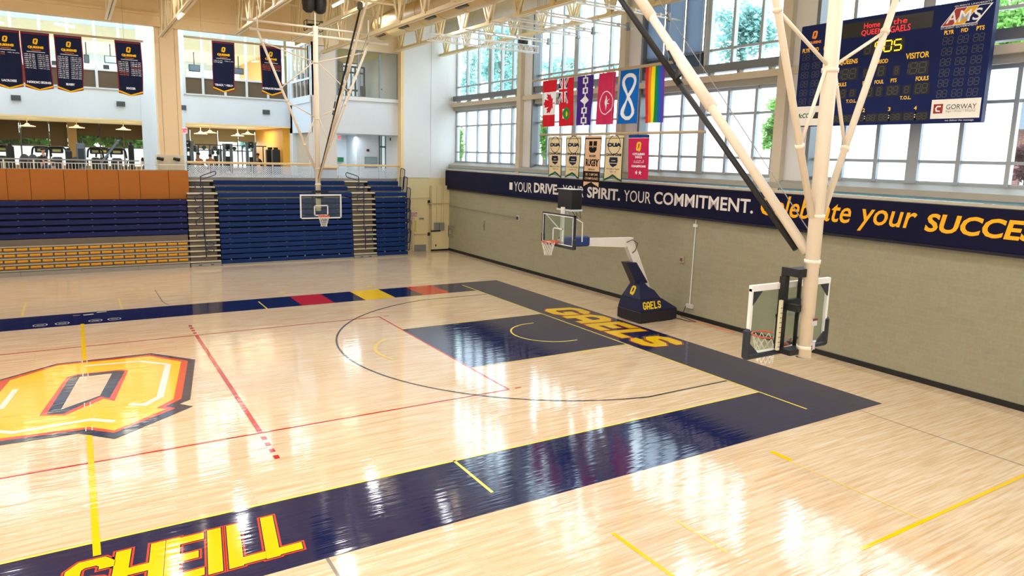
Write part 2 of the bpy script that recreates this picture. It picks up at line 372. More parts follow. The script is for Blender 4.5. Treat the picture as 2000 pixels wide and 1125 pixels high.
# block lettering: orange outline, navy inset, yellow face
def floor_word(name, letters, f, h, shear, hws):
    m = MB()
    for k, (hw, z) in enumerate(zip(hws, (.005, .007, .009))):
        m.cur = k
        for ch, x, w in letters: block(m, ch, lambda a, b: f(a, b, z), x, 0, w, h, hw, hw-hws[2], shear)
    part_floor(name, m, [F_ORG, F_NAVY, F_YEL])
floor_word('sideline_lettering', [('S', -.52, .60), ('H', .07, .64), ('E', .72, .54), ('I', 1.27, .25), ('L', 1.55, .52), ('L', 2.05, .54)],
           lambda x, y, z: (x, -9.33+y, z), 1.24, .135, (.14, .112, .096))
floor_word('baseline_lettering', [('G', 0, 1.25), ('A', 1.35, 1.25), ('E', 2.7, 1.1), ('L', 3.85, 1.05), ('S', 4.95, 1.2)],
           lambda x, y, z: (15.0+y, 3.06-x, z), 1.42, .16, (.235, .208, .188))
m = MB(); rect(m, 15.68, 15.71, -14, -9.72, .003); rect(m, 2.78, 2.83, -14, -9.71, .003)
m.stroke([(2.76,9.6),(2.62,10.26),(2.59,12.87)], .02, fl(.003)); part_floor('seam_line', m, F_GREY)
m = MB(); rect(m, 11.68, 11.8, -10.81, -10.31, .004); rect(m, 9.9, 19.2, -13.5, -13.43, .004); rect(m, 6.83, 6.9, -13.5, -11.2, .004)
part_floor('practice_line', m, F_YEL)
m = MB(); rect(m, 11.66, 11.7, -13.4, -10.81, .004); rect(m, 8.0, 8.05, -12.5, -11.4, .004); rect(m, -1.75, -1.68, 9.6, 12.2, .004); rect(m, 1.2, 1.26, 9.6, 11.6, .004)
for x, y in ((6.9, 10.2), (10.6, 10.1)): rect(m, x, x+.22, y, y+.2, .004)
part_floor('faded_practice_line', m, F_PALE)
m = MB()
for k, x in enumerate((-1.15, -.55, .38, .93)): m.stroke([(x+.19*math.cos(t), 7.95+.19*math.sin(t)) for t in [2*PI*i/16 for i in range(17)]], .012, fl(.005)); m.stroke([(x-.1, 7.95), (x+.1, 7.95)], .03, fl(.005))
m.stroke([(.05, 9.0), (.35, 9.05)], .06, fl(.005)); m.stroke([(.45, 9.25), (.75, 9.3)], .04, fl(.005)); m.stroke([(-.25, 9.05), (-.05, 9.05)], .02, fl(.005))
part_floor('sponsor_mark', m, F_WHITE)

# ================================================================== right wall with the slogan board
BLK = block_mat('sage painted block', (160, 155, 129), (166, 161, 136))
struct('wall_right', MB().box(19.3, 20.0, -24, 20.1, 0, 4.86), BLK)
struct('baseboard_right', MB().box(19.26, 19.3, -24, 20.1, 0, .15), BLACK)
m = MB(); m.cur = 0; m.box(19.24, 19.42, -24, 20.1, 4.87, 4.95); m.cur = 1; m.box(19.45, 19.5, -24, 20.1, 4.95, 5.03)
m.cur = 2
m.prism([(19.36, 20.1, 5.03), (19.36, 20.1, 5.2), (19.84, 20.1, 5.36), (20.1, 20.1, 5.36), (20.1, 20.1, 5.03)], (0, -44.1, 0))
struct('trim_1', m, [BEIGE, mat('blue-lit gap strip', (150, 200, 224), .4), SILL])  # blue strip: light showing in the gap put into its colour
sb = empty('slogan_board', (19.24, 3, 3.74), 'long navy slogan board running along the right wall under the windows', 'sign')
m = MB(); m.bbox(19.14, 19.295, -22, 20.05, 3.8, 4.85, .01); build('panel', m, NAVYP, sb)
m = MB(); m.box(19.12, 19.295, -22, 20.05, 3.72, 3.8); build('bottom_rail', m, mat('dark navy rail', (12, 15, 38), .4), sb)
YW = mat('gold lettering', (250, 178, 10), .5, var=.02, emit=.12); WL = mat('ivory lettering', (228, 220, 214), .5, var=.02, emit=.1)
fw = lambda a, b: (19.134, -a, b)          # reading direction runs along -y
def slogan(name, s, y0, y1, z0, z1, bold, mt, shear=0): 
    m = MB(); letter(m, s, fw, -y0, -y1, z0, z1, bold, shear); build(name, m, mt, sb)
slogan('word_your', 'YOUR', 12.04, 10.36, 4.04, 4.53, .0, WL); slogan('word_drive', 'DRIVE.', 10.16, 8.05, 4.08, 4.56, .03, WL)
slogan('word_your', 'YOUR', 7.74, 6.13, 4.09, 4.57, .0, WL); slogan('word_spirit', 'SPIRIT.', 5.87, 3.63, 4.10, 4.58, .03, WL)
slogan('word_your', 'YOUR', 3.39, 1.78, 4.11, 4.57, .0, WL); slogan('word_commitment', 'COMMITMENT.', 1.58, -3.23, 4.13, 4.61, .02, WL)
slogan('word_celebrate', 'Celebrate', -3.47, -6.72, 4.13, 4.80, .01, YW, .2); slogan('word_your', 'your', -6.98, -8.58, 3.96, 4.60, .01, YW, .2)
slogan('word_success', 'SUCCESS', -8.9, -11.85, 4.13, 4.62, .03, YW, .2)
m = MB(); m.poly([(19.134, 12.5, 4.1), (19.134, 12.2, 4.1), (19.134, 12.2, 4.47), (19.134, 12.5, 4.47)]); build('square_mark', m, WL, sb)

# wall fittings of the right wall
def fitting(name, u, v, dy, dz, dx, mt, label, cat, group=None):
    p = at(u, v, x=19.3); m = MB(); m.bbox(19.3-dx, 19.298, p.y-dy/2, p.y+dy/2, p.z-dz/2, p.z+dz/2, .01)
    o = build(name, m, mt); return tag(o, label, cat, group), p
GREYB = mat('pale grey box', (200, 196, 186), .5)
o, p = fitting('junction_box', 1014, 426, .26, .26, .1, GREYB, 'small pale box on the sage block wall at the end of a thin conduit', 'junction box')
m = MB(); m.path([(19.24, p.y+.12, p.z), (19.27, 19.9, p.z+.05)], .018, 6); m.cur = 1; m.box(19.17, 19.2, p.y-.07, p.y+.07, p.z-.08, p.z+.08)
build('conduit', m, [mat('sage conduit', (140, 136, 116)), DARK], o)
o, p = fitting('sound_sensor', 946, 435, .14, .2, .06, mat('sage box', (150, 146, 128)), 'tiny sage wall box left of the portable hoop, high on the block wall', 'wall box')
m = MB(); m.tube((19.26, p.y, p.z-.1), (19.27, p.y-.05, p.z-.42), .012, 6); build('cable', m, DARK, o)
o, p = fitting('hose_cabinet', 880, 452, .62, .68, .07, mat('sage metal door', (150, 146, 122), .5), 'recessed sage cabinet low on the block wall beside the back corner', 'cabinet')
m = MB(); m.box(19.22, 19.235, p.y-.2, p.y+.2, p.z-.22, p.z+.22); m.cur = 1; m.box(19.215, 19.225, p.y-.14, p.y-.03, p.z-.16, p.z+.1); build('door', m, [mat('cabinet window', (122, 118, 100), .3), GREYB], o)
o, p = fitting('thermostat', 1333, 507, .2, .26, .06, mat('pinkish grey plate', (186, 164, 144)), 'square beige plate with dark button right of the portable hoop', 'wall plate')
m = MB(); m.box(19.215, 19.24, p.y-.05, p.y+.05, p.z-.05, p.z+.06); build('button', m, mat('brown button', (116, 84, 74)), o)
p0, p1 = at(1358, 441, x=19.25), at(1347, 599, x=19.25)
o = empty('surface_conduit', (19.27, p0.y, p1.z), 'white vertical conduit with outlet boxes down the block wall right of the portable hoop', 'conduit')
m = MB(); m.path([(19.27, p0.y, 3.75), (19.27, p0.y, p0.z), (19.26, p1.y+.02, p1.z+.05)], .022, 8); build('pipe', m, WHITE, o)
m = MB(); m.bbox(19.22, 19.3, p0.y-.09, p0.y+.09, p0.z-.05, p0.z+.07, .01); build('coupling_box', m, WHITE, o)
m = MB(); m.bbox(19.2, 19.3, p1.y-.16, p1.y+.16, p1.z-.06, p1.z+.1, .01); build('outlet_box', m, GREYB, o)
m = MB(); m.path([(18.72, -.4, .03), (18.8, -1.0, .015), (18.95, -1.2, .015), (19.1, p1.y+.25, .02), (19.2, p1.y+.15, p1.z)], .014, 6)
tag(build('power_cord', m, BLACK), 'thin black cord on the floor from the portable hoop base to the wall outlet', 'cord')
m = MB(); m.path([(18.8, p1.y-.3, .015), (19.05, p1.y-.8, .015), (18.95, p1.y-1.6, .015), (19.1, p1.y-2.3, .015)], .012, 6)
tag(build('extension_cord', m, mat('orange cord', (226, 120, 40))), 'thin orange cord lying along the black baseboard behind the near hoop', 'cord')

# ================================================================== window wall above (plane x = 19.9)
GX = 19.9
def window_bay(n, y1, y0, mid, z0, z1, rails, upper):
    """y1 > y0; aluminium grid, clear panes next to the columns, frosted panes between (lower row)"""
    nm = 6
    m = MB(); m.box(GX-.05, GX+.1, y0, y1, z0-.02, z0+.08); m.box(GX-.05, GX+.1, y0, y1, z1-.12, z1)
    for z in rails: m.box(GX-.04, GX+.08, y0, y1, z-.04, z+.04)
    ys = [y0+(mid-y0)*k/3 for k in range(3)]+[mid+(y1-mid)*k/3 for k in range(4)]
    for k, y in enumerate(ys):
        w = .055 if k != 3 else .16
        if 0 < k < nm: m.box(GX-.09, GX+.08, y-w, y+w, z0, z1)
        else: m.box(GX-.05, GX+.08, y-.07, y+.07, z0, z1)
    o = struct('window_%d' % n, m, ALU)
    m = MB()
    for k in range(nm):
        if upper or k in (0, nm-1): m.poly([(GX+.02, ys[k], z0), (GX+.02, ys[k+1], z0), (GX+.02, ys[k+1], z1), (GX+.02, ys[k], z1)])
    build('clear_pane', m, GLASS, o)
    if not upper:
        m = MB()
        for k in range(1, nm-1): m.poly([(GX+.02, ys[k], z0), (GX+.02, ys[k+1], z0), (GX+.02, ys[k+1], z1), (GX+.02, ys[k], z1)])
        build('frosted_pane', m, FROST, o)
COLS = (12.0, 4.0, -4.0, -12.0, -20.0)
edges = [20.1]+list(COLS)+[-24.0]
n = 1
for i in range(len(edges)-1):
    a = edges[i]-(.0 if i == 0 else .75); b = edges[i+1]+.35
    mid_ = 16.0-8*i; mid_ = mid_ if mid_ > -23 else (a+b)/2
    window_bay(n, a, b, mid_, 5.36, 8.42, (5.97, 7.5), False); n += 1
    window_bay(n, a, b, mid_, 9.2, 14.2, (9.78,), True); n += 1
m = MB(); m.cur = 0; m.box(19.62, 19.98, -24, 20.1, 8.96, 9.24)
m.cur = 1; m.box(19.5, 19.98, -24, 20.1, 8.62, 8.84); m.cur = 2; m.box(19.66, 19.98, -24, 20.1, 8.4, 8.62)
for y in np.arange(-23, 20, 1.333): m.cur = 2; m.box(19.68, 19.9, y-.06, y+.06, 8.84, 8.96)
struct('trim_2', m, [ALUD, BEIGE, SILL])
for i, y in enumerate(COLS):
    m = MB(); m.cur = 0; m.box(19.38, 19.72, y+.05, y+.42, 4.95, 14.4); m.cur = 1; m.box(19.6, 20.05, y-.75, y+.08, 4.95, 14.4); m.cur = 2; m.box(19.56, 20.05, y-.84, y-.72, 5.0, 14.4)
    struct('trim_%d' % (i+3), m, [BEIGE, WHITE, ALUD])
# roller blinds drawn in the bay above the flags
BL = frost_mat('sheer grey blind', (150, 156, 166), .03)
for k, (ya, yb) in enumerate(((3.2, 2.24), (2.1, 1.15), (1.02, .18))):
    za = 9.75
    o = empty('roller_blind', (19.75, (ya+yb)/2, za), ('sheer grey blind half lowered left of the tan brace, beside the window column', 'narrow sheer grey blind in the middle of the three lowered blinds', 'sheer grey blind beside the clear window with the tree')[k], 'blind', 'roller blinds in the upper window')
    m = MB(); m.box(19.77, 19.775, yb, ya, za, 13.9); build('fabric', m, BL, o)
    m = MB(); m.box(19.8, 19.804, yb-.07, ya+.07, 9.24, za-.02); build('lower_sheer', m, frost_mat('dim lower sheer', (104, 106, 112), .02), o)
    m = MB(); m.box(19.755, 19.79, yb, ya, za-.05, za); build('bottom_bar', m, ALUD, o)
    m = MB(); m.tube((19.76, yb+.06, 13.6), (19.76, yb+.06, 7.6), .008, 6); build('pull_chain', m, WHITE, o)
# ================================================================== back wall, piers, roof wall, ceiling
m = MB(); m.cur = 0; m.box(16.46, 20.1, 20.1, 20.5, 4.4, 14.5); m.box(18.18, 18.22, 20.085, 20.1, 4.4, 14.5); m.cur = 1; m.box(16.1, 20.1, 20.1, 20.5, 0, 4.4)
CREAMW = mat('yellowed cream paint', (222, 206, 158), .5, var=.05)
struct('wall_back', m, [WHITE, CREAMW])
struct('trim_10', MB().box(16.28, 16.46, 20.08, 20.6, 4.3, 14.5), TAN)
struct('baseboard_back', MB().box(18.1, 19.3, 19.76, 19.8, 0, .1), BLACK)
m = MB(); m.box(18.16, 19.3, 19.8, 20.1, 0, 3.95); m.cur = 1; m.box(18.0, 19.34, 19.74, 20.1, 2.86, 2.9)
for x in (18.45, 18.75, 18.9): m.box(x-.008, x+.008, 19.788, 19.8, 1.7, 3.95)
struct('trim_11', m, [CREAMW, mat('cream seam', (190, 174, 128))])
m = MB(); m.path([(18.75, 19.77, 2.9), (18.75, 19.77, 4.9), (19.25, 19.95, 4.9)], .02, 6); m.path([(16.2, 20.07, 3.2), (18.15, 20.07, 3.2)], .015, 6); m.path([(18.1, 20.06, .1), (18.1, 20.06, 3.9)], .02, 6); m.path([(16.2, 20.07, 2.5+1.9), (18.0, 20.07, 4.4)], .012, 6)
tag(build('wall_conduit', m, mat('cream conduit', (206, 196, 160))), 'cream conduits running over the yellowed back wall in the corner', 'conduit')
# upper tan roof wall over the balconies
m = MB(); m.box(-28, 11.2, 20.5, 20.9, 11.52, 14.5); m.cur = 1; m.box(11.2, 16.3, 20.5, 20.9, 11.42, 14.5); m.cur = 0; m.box(-28, 11.2, 20.42, 20.5, 12.0, 12.12)
struct('wall_upper', m, [TAN, mat('lit tan paint', (232, 216, 184), .55, var=.03)])  # paler right part: light gradient on the tan wall put into its colour
struct('ceiling', MB().box(-28, 20.2, -24, 21, 14.5, 14.7), TAN)
struct('wall_left', MB().box(-28.2, -28, -24, 36, 0, 14.5), WHITE)
struct('wall_near', MB().box(-28, 20, -24.3, -24, 0, 14.5), WHITE)
# piers
m = MB(); m.box(3.78, 4.84, 20.75, 21.6, 4.9, 12.0); m.cur = 1; m.box(3.62, 4.84, 20.6, 21.6, 4.3, 5.4)
for x in (3.98, 4.66): m.cur = 2; m.box(x-.006, x+.006, 20.74, 20.75, 5.4, 12)
struct('column_1', m, [mat('tan pier', (240, 212, 168), .6, var=.03), mat('cream pier base', (222, 208, 178), .6), mat('pier joint', (150, 124, 90))])
m = MB(); m.box(11.3, 12.62, 20.5, 21.3, 4.3, 11.45); struct('column_2', m, mat('pale grey pier', (216, 212, 204), .55, var=.02))
# balcony slabs
struct('wall_light_stop', MB().box(-28, 16.28, 20.32, 20.5, 0, 4.0), mat('dark light stop', (60, 58, 56), .8))  # added dark wall; stops sky light leaking through the bleachers
m = MB(); m.box(-28, 20, 20.3, 36, 4.0, 4.32); struct('floor_1', m, mat('grey balcony floor', (140, 132, 120), .5))
m = MB(); m.box(-28, 11.3, 25.0, 36, 7.16, 8.7); m.cur = 1; m.box(-28, 11.3, 25.02, 36, 7.1, 7.16); struct('floor_2', m, [BLUEW, mat('warm-lit soffit', (250, 226, 160), .5, emit=.25)])  # soffit glows faintly: warm room light put into its material
m = MB(); m.box(11.3, 16.3, 20.52, 27, 6.82, 8.72); struct('floor_3', m, mat('cool grey spandrel', (216, 224, 232), .55, var=.02))
struct('trim_12', MB().box(12.6, 16.3, 20.4, 20.6, 8.66, 8.86), WHITE)
# the left spandrel strips beside the pier, return wall
m = MB(); m.box(3.38, 5.5, 24.96, 25.3, 4.3, 12.6); struct('wall_spandrel', m, BLUEW)
m = MB(); m.box(11.26, 11.5, 20.6, 25.2, 6.8, 8.42); m.box(11.2, 11.5, 20.6, 25.2, 8.42, 8.8); m.box(11.28, 11.5, 20.5, 20.75, 8.8, 11.6); m.box(11.26, 11.5, 24.6, 25.3, 4.3, 12.2)
struct('wall_return', m, BLUEW)
m = MB(); m.box(11.5, 11.6, 21.3, 25.2, 4.32, 6.82); struct('wall_recess', m, mat('shadowed beige', (196, 190, 172), .6))
# upper balcony glazing (y = 25)
BROWN = mat('brown glass panel', (98, 86, 70), .25, var=.04); ALUW = mat('white aluminium', (214, 224, 232), .35, var=.03)
def glazing(n, x0, x1, mull):
    m = MB(); m.box(x0, x1, 24.97, 25.07, 9.62, 9.72)
    for x in mull: m.box(x-.06, x+.06, 24.93, 25.07, 8.72, 12.4)
    m.box(x0, x1, 24.95, 25.07, 8.68, 8.76)
    o = struct('window_%d' % n, m, ALUW)
    build('brown_panel', MB().poly([(x0,25.02,8.74),(x1,25.02,8.74),(x1,25.02,9.64),(x0,25.02,9.64)]), BROWN, o)
    build('clear_pane', MB().poly([(x0,25.03,9.68),(x1,25.03,9.68),(x1,25.03,12.4),(x0,25.03,12.4)]), GLASS, o)
glazing(20, -9, 3.4, (-8.1, -6.9, -5.7, -4.5, -3.3, -2.13, -.95, .22, 1.4, 2.48, 3.35)); glazing(21, 5.5, 11.26, (5.55, 6.5, 7.66, 8.82, 10.0, 11.18))
m = MB()
for y in (20.8, 21.7, 22.6, 23.5, 24.4, 25.0): m.box(11.24, 11.34, y-.04, y+.04, 8.8, 11.6)
m.box(11.24, 11.34, 20.6, 25.1, 9.66, 9.76); m.box(11.24, 11.34, 20.6, 25.1, 11.56, 11.7)
o = struct('window_22', m, ALUW)
build('tinted_pane', MB().poly([(11.3,20.7,9.7),(11.3,25,9.7),(11.3,25,11.6),(11.3,20.7,11.6)]), glass_mat('teal glass', (120, 150, 164), .8, .15), o)
build('brown_panel', MB().poly([(11.3,20.7,8.8),(11.3,25,8.8),(11.3,25,9.7),(11.3,20.7,9.7)]), BROWN, o)
# alcove upper window (y = 20.6)
m = MB()
for x in (12.68, 13.95, 15.21, 16.28): m.box(x-.05, x+.05, 20.55, 20.65, 8.8, 11.45)
m.box(12.62, 16.3, 20.55, 20.65, 11.38, 11.46); m.box(12.62, 16.3, 20.55, 20.65, 8.82, 8.9)
o = struct('window_23', m, mat('blue grey frame', (150, 162, 176), .4))
build('clear_pane', MB().poly([(12.65,20.6,8.85),(16.3,20.6,8.85),(16.3,20.6,11.42),(12.65,20.6,11.42)]), glass_mat('reflective glass', (225, 232, 232), .1, .3), o)

# vents in the white spandrel
for k, (u, v) in enumerate(((31, 191), (236, 203), (356, 210), (520, 219))):
    p = at(u, v, y=24.98); m = MB(); m.box(p.x-.2, p.x+.2, 24.95, 25.0, p.z-.13, p.z+.13)
    for q in range(4): m.cur = 1; m.box(p.x-.19, p.x+.19, 24.93, 24.95, p.z-.12+.065*q, p.z-.09+.065*q)
    tag(build('wall_vent', m, [mat('vent shadow', (70, 80, 90)), mat('vent slats', (104, 116, 124))]), ('grey wall vent below the leftmost navy pennants', 'grey wall vent below the navy pennant beside the tan pier', 'grey wall vent half hidden by the right edge of the tan pier', 'grey wall vent below the two navy pennants right of the tan pier')[k], 'vent', 'vents in the white spandrel')

# ================================================================== lower gym behind the balcony: shell
GYM_Y = 33.0
WARM = mat('warm cream wall', (236, 206, 140), .55, var=.04); GOLD = mat('golden wall', (236, 176, 60), .55, var=.04); SHADE = mat('dark brown blind', (84, 68, 46), .7, var=.08)
SAGE = mat('sage grey blind', (146, 142, 122), .7, var=.04)
struct('wall_gym', MB().box(10.85, 11.3, 25.3, 33, 4.3, 7.1), GOLD)
m = MB()
for x in (-9, -3.9, .15, 4.35): m.box(x-.24, x+.24, 32.6, 33.0, 4.3, 7.1)
m.box(-28, 11, 32.9, 33.05, 6.95, 7.1); m.box(-28, 11, 33, 33.05, 4.3, 4.5)
struct('wall_gym_rear', m, mat('brown gym pier', (160, 132, 84), .6))
m = MB()
for x in (-7, -5.2, -2.45, -1.05, 1.6, 2.9, 5.6, 6.7, 8.4, 9.7): m.box(x-.035, x+.035, 32.95, 33.05, 4.3, 7.1)
for x in np.arange(-9, 11, .01)[:1]: pass
m.box(-9, 10.9, 32.95, 33.05, 5.62, 5.69)
o = struct('window_24', m, mat('bronze frame', (96, 90, 80), .4))
m = MB(); m.poly([(-9,33.02,5.66),(10.9,33.02,5.66),(10.9,33.02,7.1),(-9,33.02,7.1)]); build('clear_pane', m, GLASS, o)
m = MB(); m.poly([(-9,33.02,4.3),(10.9,33.02,4.3),(10.9,33.02,5.64),(-9,33.02,5.64)]); build('frosted_pane', m, FROST, o)
for k, (x0, x1, z, mt, lb) in enumerate(((-9, -2.5, 5.98, SHADE, 'dark brown blind in the leftmost gym window'), (-2.4, -1.08, 6.1, SHADE, 'short dark brown blind left of the deep one, over green leaves'), (-1.0, -.1, 5.66, SHADE, 'deepest dark brown blind, left of the brown gym pier'), (.4, 1.57, 6.38, SHADE, 'dark brown blind right of the brown gym pier, over leaves'), (1.63, 2.87, 6.3, SHADE, 'dark brown blind over the thickest green branches'), (2.93, 4.1, 6.2, SHADE, 'dark brown blind beside the white spandrel end'),
        (4.6, 6.65, 6.1, SAGE, 'sage blind behind the exit sign'), (6.75, 8.35, 5.75, SAGE, 'sage blind hanging lowest, middle of the lit gym window'), (8.45, 9.66, 6.25, SAGE, 'sage blind second from the golden wall'), (9.74, 10.8, 6.3, SAGE, 'sage blind beside the golden wall'))):
    m = MB(); m.box(x0, x1, 32.86, 32.88, z, 7.1); m.cur = 0; m.box(x0, x1, 32.85, 32.89, z-.03, z)
    tag(build('window_blind', m, mt), lb, 'blind', 'blinds in the gym windows')

# upper room behind the high glazing
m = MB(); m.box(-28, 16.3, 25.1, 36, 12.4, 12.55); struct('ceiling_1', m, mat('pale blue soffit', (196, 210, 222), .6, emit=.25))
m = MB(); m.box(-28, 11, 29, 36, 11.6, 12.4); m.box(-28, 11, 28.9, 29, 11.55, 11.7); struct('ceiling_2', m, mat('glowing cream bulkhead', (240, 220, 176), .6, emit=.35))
m = MB(); m.box(-28, 10.9, 35.7, 36, 8.7, 9.6); m.box(-28, 10.9, 35.7, 36, 11.1, 11.6); struct('wall_loft', m, BLUEW)
m = MB(); m.box(10.5, 11.2, 29, 36, 8.7, 12.4); struct('wall_loft_end', m, GOLD)
m = MB()
for x in np.arange(-9, 11, 2.0): m.box(x-.06, x+.06, 35.7, 35.8, 9.6, 11.1)
o = struct('window_25', m, ALUW); build('frosted_pane', MB().poly([(-28,35.78,9.6),(10.6,35.78,9.6),(10.6,35.78,11.1),(-28,35.78,11.1)]), FROST, o)
# room behind the alcove window
m = MB(); m.box(11.5, 16.3, 27, 27.2, 8.7, 12.4); struct('wall_alcove_rear', m, mat('olive tan wall', (170, 144, 84), .6))
m = MB(); m.box(16.3, 16.5, 20.6, 27, 4.3, 12.4); struct('wall_alcove_side', m, WHITE)
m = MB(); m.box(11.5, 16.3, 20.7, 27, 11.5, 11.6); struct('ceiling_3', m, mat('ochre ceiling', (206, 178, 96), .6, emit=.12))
m = MB(); m.box(15.1, 16.25, 26.9, 27, 9.0, 11.4); m.cur = 1
for x in (15.1, 15.65, 16.22): m.box(x-.04, x+.04, 26.85, 26.9, 9, 11.4)
struct('window_26', m, [mat('bright alcove pane', (226, 238, 246), .4, emit=.9), ALUD])
# lobby under it
m = MB(); m.box(11.6, 16.3, 24.5, 24.7, 4.32, 6.82); m.box(14.5, 15.9, 22.6, 24.5, 4.32, 6.82); struct('wall_lobby', m, BLUEW)
m = MB(); m.box(12.75, 13.75, 24.4, 24.5, 4.32, 6.35); m.cur = 1; m.box(12.85, 13.65, 24.36, 24.42, 4.32, 6.27); m.cur = 2; m.box(13.45, 13.58, 24.34, 24.36, 5.1, 5.75)
struct('door_1', m, [mat('door frame grey', (128, 132, 124)), mat('pale green door', (196, 206, 196)), DARK])
m = MB()
for x in (15.92, 16.02, 16.28): m.box(x-.03, x+.03, 22.5, 22.6, 4.32, 6.8)
m.box(15.9, 16.3, 22.5, 22.6, 6.1, 6.2)
o = struct('door_2', m, ALUD); build('glass_pane', MB().poly([(15.9,22.55,4.35),(16.3,22.55,4.35),(16.3,22.55,6.8),(15.9,22.55,6.8)]), mat('bright door glass', (206, 226, 224), .2, emit=.6), o)
def at_box(name, u0, v0, u1, v1, y, d, mats, label, cat, extra=None):
    a, b = at(u0, v0, y=y), at(u1, v1, y=y); m = MB(); m.bbox(a.x, b.x, y-d, y, b.z, a.z, .01)
    if extra: m.cur = 1; extra(m, a, b)
    return tag(build(name, m, mats), label, cat)
GREEN = mat('green sign', (16, 120, 66), .5); REDS = mat('red sign lettering', (226, 40, 70), .5, emit=.5); SIGNW = mat('pink lit sign', (250, 214, 220), .5, emit=.3)
def exit_face(y): return lambda m, a, b: letter(m, 'EXIT', lambda p, q: (p, y, q), a.x+.06*(b.x-a.x), b.x-.06*(b.x-a.x), b.z+.16*(a.z-b.z), a.z-.16*(a.z-b.z), .05)
at_box('exit_sign', 353, 249, 366, 261, 24.2, .08, [SIGNW, REDS], 'lit red EXIT sign beside the tan pier over the gym', 'exit sign', exit_face(24.115))
at_box('exit_sign', 658, 264, 666, 273, 21.6, .08, [SIGNW, REDS], 'lit pink EXIT sign hanging in the lobby opening right of the far hoop pole', 'exit sign', exit_face(21.515))
at_box('exit_sign', 802, 413, 815, 425, 20.08, .08, [mat('pale exit plate', (220, 206, 190), .5), mat('dull red lettering', (196, 120, 112))], 'pale EXIT plate above the cream corner door', 'exit sign', exit_face(19.995))
at_box('green_sign', 659, 307, 671, 316, 24.3, .03, [GREEN], 'green sign plate on the pale lobby door', 'sign')
def gs(m, a, b): m.box((a.x+b.x)/2-.05, (a.x+b.x)/2+.02, 24.44, 24.46, b.z+.06, a.z-.05); m.box(a.x+.05, a.x+.16, 24.44, 24.46, b.z+.1, b.z+.15)
at_box('green_sign', 688, 310, 699, 316, 24.48, .02, [GREEN, WHITE], 'small green sign with white mark on the lobby wall right of the door', 'sign', gs)
at_box('fire_alarm', 716, 291, 721, 296, 22.58, .05, [mat('maroon box', (90, 40, 60))], 'small maroon alarm box on the white lobby wall', 'alarm')
at_box('card_reader', 694, 318, 698, 323, 24.48, .04, [DARK], 'dark card reader under the green lobby sign', 'card reader')
def dc(m, a, b): m.box(a.x+.06, b.x-.06, 22.48, 22.5, b.z+.06, a.z-.06)
at_box('display_case', 712, 306, 736, 330, 22.58, .08, [GREYM, mat('display glass', (150, 176, 190), .15)], 'grey framed display case on the white lobby wall', 'display case', dc)
def hv(m, a, b):
    for q in range(2):
        for k in range(9): m.box(a.x+.12+k*.11, a.x+.19+k*.11, 20.94, 20.96, b.z+.1+.45*q, b.z+.2+.45*q)
at_box('convector_heater', 714, 333, 749, 354, 21.2, .24, [mat('white enamel', (226, 232, 236), .4), mat('heater grille', (176, 188, 198))], 'white convector heater behind the perforated railing in the lobby', 'heater', hv)
at_box('speaker_box', 761, 269, 765, 275, 21.8, .12, [DARK], 'tiny dark speaker under the lobby soffit near the glass door', 'speaker')

# cream door in the corner of the hall
m = MB(); m.box(16.98, 17.98, 20.02, 20.1, 0, 2.12); m.cur = 1; m.box(17.08, 17.88, 19.99, 20.03, .02, 2.04); m.cur = 2; m.box(17.1, 17.86, 19.97, 19.99, .02, .4); m.cur = 3; m.box(17.08, 17.88, 19.94, 19.99, 1.0, 1.06); m.cur = 4; m.box(17.12, 17.22, 19.975, 19.99, 1.2, 1.85); m.cur = 2; m.box(17.4, 17.7, 19.96, 19.99, 1.92, 2.02)
struct('door_3', m, [CREAMW, CREAM, GREYM, mat('beige push bar', (190, 172, 130)), mat('yellow safety glass', (214, 200, 70))])
def ep(m, a, b): m.box((a.x+b.x)/2-.008, (a.x+b.x)/2+.008, 19.64, 19.66, b.z, a.z)
at_box('electrical_panel', 847, 435, 866, 449, 19.8, .14, [GREYM, DARK], 'grey double electrical panel on the cream box in the back corner', 'electrical panel', ep)
at_box('wall_phone', 835, 391, 839, 397, 20.08, .08, [DARK], 'small dark box on the conduit left of the cream corner box, upper', 'wall box')
at_box('wall_speaker', 834, 454, 839, 460, 20.08, .08, [mat('dark brown box', (60, 44, 36))], 'small brown box beside the corner door frame', 'wall box')
at_box('switch_plate', 841, 450, 860, 452, 19.79, .04, [DARK], 'dark row of switches under the grey electrical panel', 'switch')
at_box('floor_outlet', 850, 477, 852, 481, 19.79, .03, [DARK], 'tiny dark outlet low on the cream corner box', 'outlet')

# orange balcony front and railings
ORB = mat('orange veneer', (170, 96, 0), .55, var=.12, scale=18)
bf = empty('balcony_parapet', (-2, 19.3, 3.26), 'orange wood panelled balcony front over the left bleachers', 'panel wall')
m = MB(); m.box(-12, 4.82, 19.2, 20.3, 3.26, 3.3); m.box(-12, 4.82, 19.265, 20.3, 4.62, 4.66); m.box(-12, 4.82, 19.262, 19.3, 3.28, 4.65); build('carcass', m, mat('dark plywood edge', (80, 48, 20)), bf)
xs = [-12]+[at(u, 340, y=19.2).x for u in (12, 58, 124, 170, 231, 272, 329)]+[4.82]
xs = sorted(xs[:1]+[-9.6, -8.1, -5.9, -4.4]+xs[1:])
for a, b in zip(xs[:-1], xs[1:]):
    build('veneer_panel', MB().bbox(a+.008, b-.008, 19.2, 19.26, 3.27, 4.66, .004), ORB, bf)
RAILW = mat('white railing paint', (226, 222, 206), .4)
rl = empty('balcony_railing', (-2, 19.5, 4.66), 'white picket railing on top of the orange balcony front', 'railing')
m = MB(); m.box(-12, 2.75, 19.46, 19.54, 5.06, 5.12); build('top_rail', m, GREYM, rl)
m = MB(); m.tube((-12, 19.5, 4.96), (4.8, 19.5, 4.93), .022, 6); build('middle_rail', m, RAILW, rl)
